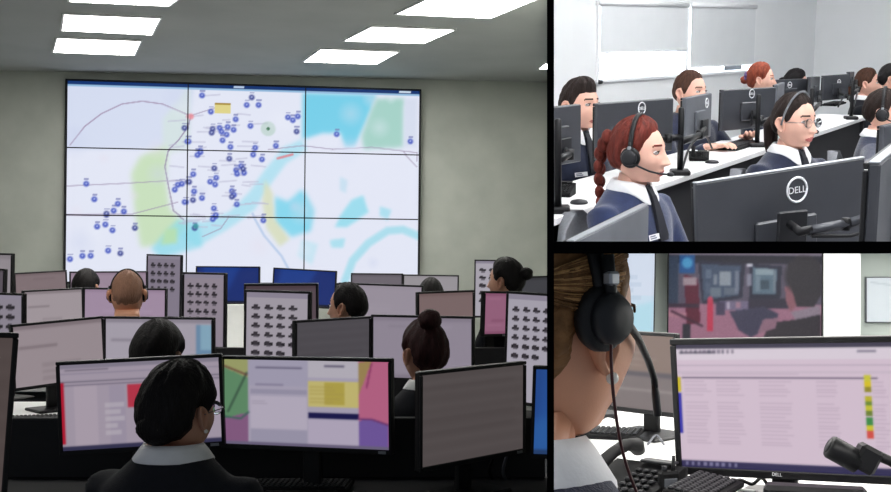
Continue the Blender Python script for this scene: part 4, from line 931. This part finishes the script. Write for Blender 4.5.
# ---- wall screens
r = Ras(156, 90, (92, 84, 104)); r.rect(0, 0, 1, .14, (128, 118, 134)); r.rect(0, .08, 1, .17, (30, 30, 46)); r.rect(0, .62, 1, 1, (168, 116, 140))
r.rect(0, .1, .06, .62, (44, 60, 84)); r.rect(.07, .08, .17, .28, (28, 86, 150)); r.disc(.12, .17, .07, (80, 170, 220), .9); r.poly([(.10, .30), (.19, .34), (.21, .82), (.12, .85)], (96, 24, 50)); r.rect(.09, .33, .18, .42, (170, 150, 160))
r.poly([(.19, .14), (.50, .17), (.48, .55), (.22, .62)], (34, 38, 60)); r.poly([(.21, .18), (.47, .2), (.46, .52), (.23, .58)], (66, 82, 108)); r.rect(.33, .26, .41, .42, (150, 160, 172)); r.rect(.27, .44, .34, .54, (110, 124, 140)); r.rect(.43, .25, .46, .5, (120, 130, 150)); r.rect(.36, .44, .43, .52, (100, 112, 130))
r.poly([(.53, .17), (.74, .2), (.73, .55), (.53, .56)], (30, 34, 56)); r.poly([(.55, .21), (.71, .23), (.70, .50), (.55, .51)], (96, 120, 138)); r.rect(.57, .23, .68, .29, (150, 170, 180)); r.rect(.60, .35, .66, .45, (60, 80, 96)); r.rect(.51, .17, .55, .21, (220, 220, 235)); r.rect(.51, .28, .54, .42, (140, 140, 160))
r.rect(.52, .55, .8, .66, (44, 40, 60)); r.rect(.33, .58, .52, .68, (120, 110, 140)); r.poly([(.40, .70), (.62, .64), (.72, .72), (.70, .84), (.54, .98), (.46, .9)], (60, 58, 84)); r.poly([(.0, .7), (.12, .72), (.12, .78), (.0, .76)], (186, 130, 148)); r.line([(.02, .7), (.22, .86)], (60, 30, 50), .012); r.rect(.095, .84, .145, 1, (40, 36, 50))
r.rect(.255, .56, .29, .92, (206, 52, 84)); r.disc(.272, .56, .03, (214, 70, 100)); r.rect(.31, .6, .37, .74, (70, 62, 90))
r.poly([(.76, .42), (.82, .40), (.84, .62), (.80, .70), (.77, .60)], (150, 96, 108)); r.poly([(.78, .18), (.84, .08), (.93, .08), (.99, .16), (1, .5), (.95, .64), (.84, .64), (.80, .42), (.775, .36)], (44, 40, 48)); r.poly([(.80, .70), (.99, .62), (1, .72), (.84, .80)], (150, 134, 150)); r.poly([(.66, .82), (.84, .78), (1, .72), (1, 1), (.62, 1)], (42, 36, 46)); r.poly([(.62, .78), (.72, .76), (.70, .88), (.58, .95)], (150, 110, 130))
r.disc(.88, .30, .24, (40, 37, 45), .9, .25); r.rect(.29, .3, .32, .4, (130, 140, 156)); r.rect(.24, .24, .28, .34, (96, 112, 136)); r.rect(.24, .38, .27, .5, (84, 98, 122)); r.rect(.68, .24, .705, .48, (120, 136, 150)); r.rect(.57, .31, .60, .47, (120, 140, 156)); r.rect(.0, .62, .2, .66, (60, 40, 60)); r.rect(.38, .60, .40, .67, (190, 180, 200)); r.rect(.44, .60, .47, .66, (170, 130, 150)); r.blur(2); r.noise(.012); r.a *= .85
def wallscreen(label, TL, TR, d, H, ras, bez=.008):
    t, Mp, w, h = monitor(label, 'C', TL, TR, d, d, H, ras, stand=None, bez=bez, name='wall_display', mark=False, desk=0.3)
    c = (PC(*TL, d)+PC(*TR, d))/2; b = MB(); b.rbox((0, (6.0-c.y)/2+.01, h-H/2), (.2, max(.02, 6.0-c.y-.03), .12), .005); build(b, 'wall_bracket', 'dark_plastic', 'C', t); return t
wallscreen('large wall display showing an operator seated before dark screens', (668, 246), (823, 247.5), 5.86, .50, r, bez=.006)
r2 = Ras(40, 60, (206, 216, 232)); r2.rect(0, .55, 1, 1, (196, 216, 232)); r2.poly([(.5, .7), (1, .6), (1, 1), (.3, 1)], (170, 214, 228), .8, 4); r2.rows(.3, .3, .9, .6, 4, (180, 196, 216), .5)
wallscreen('pale blue map display beside the wall display', (600, 246), (656, 247), 5.4, .445, r2, bez=.006)
r3 = Ras(30, 30, (196, 204, 212)); r3.line([(.1, .1), (.9, .2)], (176, 186, 196), .02); r3.line([(.9, .3), (1, .8)], (130, 176, 206), .03)
p0 = PC(868, 277, 5.93); p1 = PC(910, 271, 5.93); hh = .25
t = thing('picture_frame', 'framed grey board on the pale wall right of the pillar', 'picture frame', 'C', frame(((p0.x+p1.x)/2, 5.985, p0.z-hh)))
b = MB(); b.rbox((0, 0, hh/2), (p1.x-p0.x, .025, hh), .003); build(b, 'frame', 'grey_plastic', 'C', t)
build(raster_mesh('print', r3, p1.x-p0.x-.012, hh-.012, Matrix.Translation((0, -.0135, hh/2)), 'print'), 'print', 'print', 'C', t)
# ---- desk with monitors
desk('wide white desk with the phone and monitors', 'C', (.02, 2.55), (2.0, 2.55), 2.2, ZC, panel='panel_white')
r = Ras(170, 100, (216, 196, 212)); r.rect(0, 0, 1, .035, (70, 66, 84)); r.rect(0, .035, 1, .12, (222, 210, 222)).rows(.015, .045, .30, .085, 1, (60, 56, 70), .6)
for k in range(12): r.rect(.02+k*.023, .05, .034+k*.023, .078, (110, 100, 120) if k % 3 else (80, 76, 96), .7)
r.rows(.85, .05, .98, .08, 1, (100, 96, 116), .6); r.rect(0, .165, 1, .172, (190, 172, 190)); r.rect(0, .215, 1, .235, (206, 188, 204)); r.rect(.02, .262, .93, .275, (96, 84, 106)); r.rows(.02, .225, .9, .255, 1, (190, 170, 188), .6)
rg = np.random.default_rng(3)
for k in range(19):
    y = .295+k*.028
    if k in (5,): continue
    for x0, x1 in ((.03, .16), (.19, .32), (.40, .55), (.66, .76), (.91, .97)): r.rect(x0, y, x0+(x1-x0)*(.75+.3*rg.random()), y+.010, (186, 164, 184), .6)
r.rect(0, .27, .012, .38, (206, 186, 40)); r.rect(0, .40, .012, .72, (60, 56, 170))
for y0, y1, c in ((.245, .29, (206, 200, 60)), (.30, .335, (220, 196, 30)), (.34, .37, (150, 140, 40)), (.41, .44, (190, 180, 40)), (.445, .475, (110, 140, 50)), (.48, .515, (200, 196, 50)), (.52, .555, (110, 130, 50)), (.565, .62, (60, 140, 70)), (.625, .665, (210, 200, 50)), (.67, .72, (214, 80, 70))): r.rect(.872, y0, .90, y1, c)
r.rect(0, .945, 1, 1, (50, 46, 84))
for k in range(9): r.rect(.02+k*.03, .96, .034+k*.03, .985, (150, 146, 180), .8)
r.blur(1); r.a *= .95
tmon, Mpm, wm, hm = monitor('large monitor showing a pink spreadsheet with coloured status cells', 'C', (670.5, 339), (898, 335.5), 3.0, 2.70, .366, r, bez=.016, mark=False)
vs, fs = text_mesh('DELL', .012, .0004); b = MB(); b.add(vs, fs, 0, False, Mpm.copy()); lg = MB(); lg.add(vs, fs, 0, False, Matrix.Translation((0, 0, hm)) @ Matrix.Translation((0, -.0115, -.354)) @ Matrix.Rotation(rad(90), 4, 'X')); build(lg, 'logo', 'logo_silver', 'C', tmon)
r = Ras(40, 60, (122, 112, 112)); r.rect(0, 0, 1, .5, (134, 116, 108)); r.rect(0, .5, 1, .55, (96, 90, 96)); r.rect(0, .72, 1, .76, (140, 132, 130)); r.rows(.1, .2, .9, .45, 3, (150, 134, 126), .5); r.blur(2)
monitor('brown screen in the rear behind the microphone boom', 'C', (608, 330), (676.5, 333.5), 3.95, 3.72, .285, r, bez=.012, mark=False)
# ---- the operator
Mq, wq, seatc, basec = person('operator from behind with brown hair pulled back, headset and pearl earring', 'C', (544, 326, 1.14), rad(-42), 1.13, 'skin_c', 'navy', 'woman', 'hair_gold', .010, lean=.075, bun=(0, -.13, .03, .05), earring=1, hands={1: (.2, .30, .05), -1: (-.2, .30, .05)})
inv = (ROOM['C'] @ Mq).inverted()
def hl(u, v, d): return inv @ P(u, v, d)
hp = headset('large black headset with a bent microphone boom on the operator', 'C', Mq, boom=1, r=.028, sc=1.0, yoff=-.024, zoff=.016, path=[tuple(hl(*q)) for q in ((618, 315, 1.04), (626, 320, 1.06), (638, 338, 1.12), (648, 360, 1.17), (654, 378, 1.2), (655, 388, 1.2))])
# fine strands combed back over the head
sb = MB(); rg = np.random.default_rng(5)
for k in range(420):
    a0 = rg.uniform(-1.5, 1.5); pts = []
    for i in range(9):
        f = i/8
        # from the hairline at the front over the skull towards the bun
        ph_ = a0*(1-.15*f)+(PI-abs(a0))*f*np.sign(a0 if a0 else 1)*.92; th_ = .55+abs(a0)*.62*(1-f)+f*.75*(1+.15*math.sin(3*f+a0))
        x, y, z = head_surface(np.array([th_]), np.array([ph_]), 0); p = Vector((x[0], y[0], z[0])); g = 1+(.001+.0115*min(1, f*3.2)+.005*math.sin(f*PI)+.0022*math.sin(5*f+k)*min(1, f*3))/p.length
        pts.append(p*g)
    sb.tube(pts, [.0004]+[.00085]*7+[.0005], 4, cap=False, mi=int(rg.random() < .4), M=Mq)
so = build(sb, 'hair_strands', ['hair_gold', 'hair_light'], 'C', None); so.parent = wq; so.matrix_parent_inverse = Matrix.Identity(4); so.matrix_local = frame(basec, rad(-42)).inverted(); so['kind'] = 'stuff'
cable('thin dark red headset cable hanging from the ear cup', 'C', [PC(611, 345, 1.03), PC(611.5, 368, 1.02), PC(614, 400, 1.02), PC(620, 440, 1.03), PC(628, 470, 1.05), PC(640, 500, 1.07)], .0016, 'cable_red')
# ---- things on the desk
def at(u, v): return on_plane('C', u, v, ZC)
t = deskphone(633, 500, 'black desk phone with handset below the operator', 'C', rad(-36), 1.12)
p = at(669, 506); t = thing('walkie_talkie', 'black two way radio standing beside the desk phone', 'radio', 'C', frame((p.x, p.y, ZC), .2))
b = MB(); b.rbox((0, 0, .045), (.052, .032, .09), .006); build(b, 'body', 'matte_black', 'C', t)
b = MB(); b.tube([(.012, 0, .085), (.012, 0, .10), (.012, 0, .128)], [.007, .006, .0045], 10); build(b, 'antenna', 'black_plastic', 'C', t)
b = MB(); b.cyl((-.012, 0, .088), (-.012, 0, .102), .007, 12); build(b, 'volume_knob', 'dark_plastic', 'C', t)
b = MB(); b.rbox((0, -.0165, .062), (.034, .003, .022), .001); build(b, 'display', 'grey_plastic', 'C', t)
b = MB(); b.rbox((0, -.0165, .030), (.034, .003, .026), .001); build(b, 'keypad', 'dark_plastic', 'C', t)
q = PC(704, 487, 2.72); b = MB(); b.rbox((0, 0, (q.z-.028-ZC)/2), (.20, .12, q.z-.028-ZC), .006); o = build(b, 'docking_box', 'black_plastic', 'C', None, frame((q.x, q.y, ZC), .5)); tag(o, 'black box under the slanted keyboard', 'box')
keyboard('slanted black keyboard below the spreadsheet monitor', 'C', (q.x, q.y, q.z-.012), rad(62), .24, .13, .12)
p = at(600, 436); keyboard('black keyboard behind the desk phone', 'C', (p.x, p.y, ZC+.001), rad(-15), .30, .14, .03)
p = at(588, 418); b = MB(); b.loft([[(x*sx, y, z) for sx, z in ((-1, 0), (1, 0), (.9, h), (-.9, h))] for y, x, h in ((-.06, .10, .02), (.0, .12, .05), (.06, .10, .06))], smooth=False); o = build(b, 'desk_device', 'black_plastic', 'C', None, frame((p.x, p.y, ZC), .3)); tag(o, 'black wedge shaped device half hidden by the chin', 'device')
for i, (pts, lb) in enumerate(((((596, 434, 3.6), (606, 426, 3.7), (618, 424, 3.8), (614, 434, 3.7)), 'white cable looping on the desk behind the phone'), (((648, 446, 3.3), (656, 443, 3.4), (664, 446, 3.3)), 'grey cable between phone and two way radio'))):
    cable(lb, 'C', [at(*q[:2])+Vector((0, 0, .006+.02*(k_ % 2))) for k_, q in enumerate(pts)], .004, 'panel_white' if i == 0 else 'grey_plastic')
cable('black cable curling under the spreadsheet monitor', 'C', [PC(728, 492, 2.9), PC(738, 480, 2.95), PC(752, 484, 2.95), PC(762, 478, 2.9), PC(770, 490, 2.85)], .005)
cable('white cable under the spreadsheet monitor', 'C', [PC(724, 478, 2.95), PC(729, 486, 2.95), PC(742, 490, 2.93), PC(756, 492, 2.9)], .005, 'panel_white')
# camera-like microphone on a bent arm in front of the monitor
c0 = PC(870, 500, 2.42); t = thing('desk_microphone', 'black desk microphone with a thick capsule before the monitor corner', 'microphone', 'C', frame((c0.x+.08, c0.y, ZC)))
o0 = Vector((c0.x+.08, c0.y, ZC))
def ml(u, v, d=2.42): return PC(u, v, d)-o0
b = MB(); a_, z_ = ml(829, 446), ml(858, 462); u_ = (z_-a_).normalized(); b.tube([a_-u_*.002, a_, a_+u_*.004, z_], [.018, .0235, .026, .026], 20); build(b, 'capsule', 'black_plastic', 'C', t)
b = MB(); b.tube([a_-u_*.003, a_-u_*.0022], .017, 20); build(b, 'grille', 'dark_plastic', 'C', t)
cc = (ml(866, 455)+ml(866, 462))/2; b = MB(); b.rbox((0, 0, 0), (.052, .05, .058), .008, Matrix.Translation(cc) @ Matrix.Rotation(rad(28), 4, 'Y')); build(b, 'swivel_block', 'black_plastic', 'C', t)
b = MB(); b.tube([ml(870, 452), ml(890, 461), ml(905, 470)], [.012, .011, .011], 12); b.tube([ml(905, 470), ml(908, 500), Vector((0, 0, .02))], [.011, .011, .012], 12); build(b, 'arm', 'black_plastic', 'C', t)
b = MB(); b.lathe([(.001, 0), (.07, 0), (.07, .012), (.03, .02), (.001, .02)], 24); build(b, 'base', 'black_plastic', 'C', t)
p0 = PC(815, 494, 2.62); b = MB(); b.rbox((0, 0, 0), (.13, .06, .05), .008); 
t = thing('speaker_bar', 'black speaker bar with pale connectors under the monitor', 'speaker', 'C', frame((p0.x, p0.y, ZC), rad(-14)))
hz = p0.z-ZC
b = MB(); b.rbox((0, 0, hz/2+.01), (.24, .06, hz+.02), .01); build(b, 'case', 'black_plastic', 'C', t)
for k in range(3):
    b = MB(); b.rbox((.05+k*.02, -.031, hz+.0), (.012, .006, .016), .002); build(b, 'connector', 'panel_white', 'C', t)
# ---------------------------------------------------------------- the partitions end what reaches them
bpy.context.view_layer.update()
for o in list(SC.objects):
    if o.type != 'MESH': continue
    room = OBJROOM.get(o.name)
    if not room: continue
    mw = o.matrix_world; me = o.data; n = len(me.vertices)
    if n == 0: bpy.data.objects.remove(o); continue
    co = np.empty(n*3, np.float32); me.vertices.foreach_get('co', co); co = co.reshape(-1, 3).astype(float)
    m = np.array(mw); w = co @ m[:3, :3].T+m[:3, 3]; inv = mw.inverted(); gone = False
    for pc, nn in CLIP[room]:
        d = (w-np.array(pc)) @ np.array(nn)
        if d.max() <= 1e-6: continue
        if d.min() >= -1e-6: gone = True; break
        if o.data.users > 1: o.data = o.data.copy()
        bm = bmesh.new(); bm.from_mesh(o.data)
        ln = (mw.to_3x3().transposed() @ Vector(nn)).normalized()
        bmesh.ops.bisect_plane(bm, geom=bm.verts[:]+bm.edges[:]+bm.faces[:], plane_co=inv @ Vector(pc), plane_no=ln, clear_outer=True)
        bm.to_mesh(o.data); bm.free()
        co = np.empty(len(o.data.vertices)*3, np.float32); o.data.vertices.foreach_get('co', co); w = co.reshape(-1, 3).astype(float) @ m[:3, :3].T+m[:3, 3]
        if len(w) == 0: gone = True; break
    if gone:
        if o.children or o.parent is None and o.get('category'):
            o.data = bpy.data.meshes.new('none')
            if not o.children: bpy.data.objects.remove(o)
        else: bpy.data.objects.remove(o)
for o in list(SC.objects):      # things of which nothing is left inside the room
    if o.type == 'EMPTY' and not o.children: bpy.data.objects.remove(o)
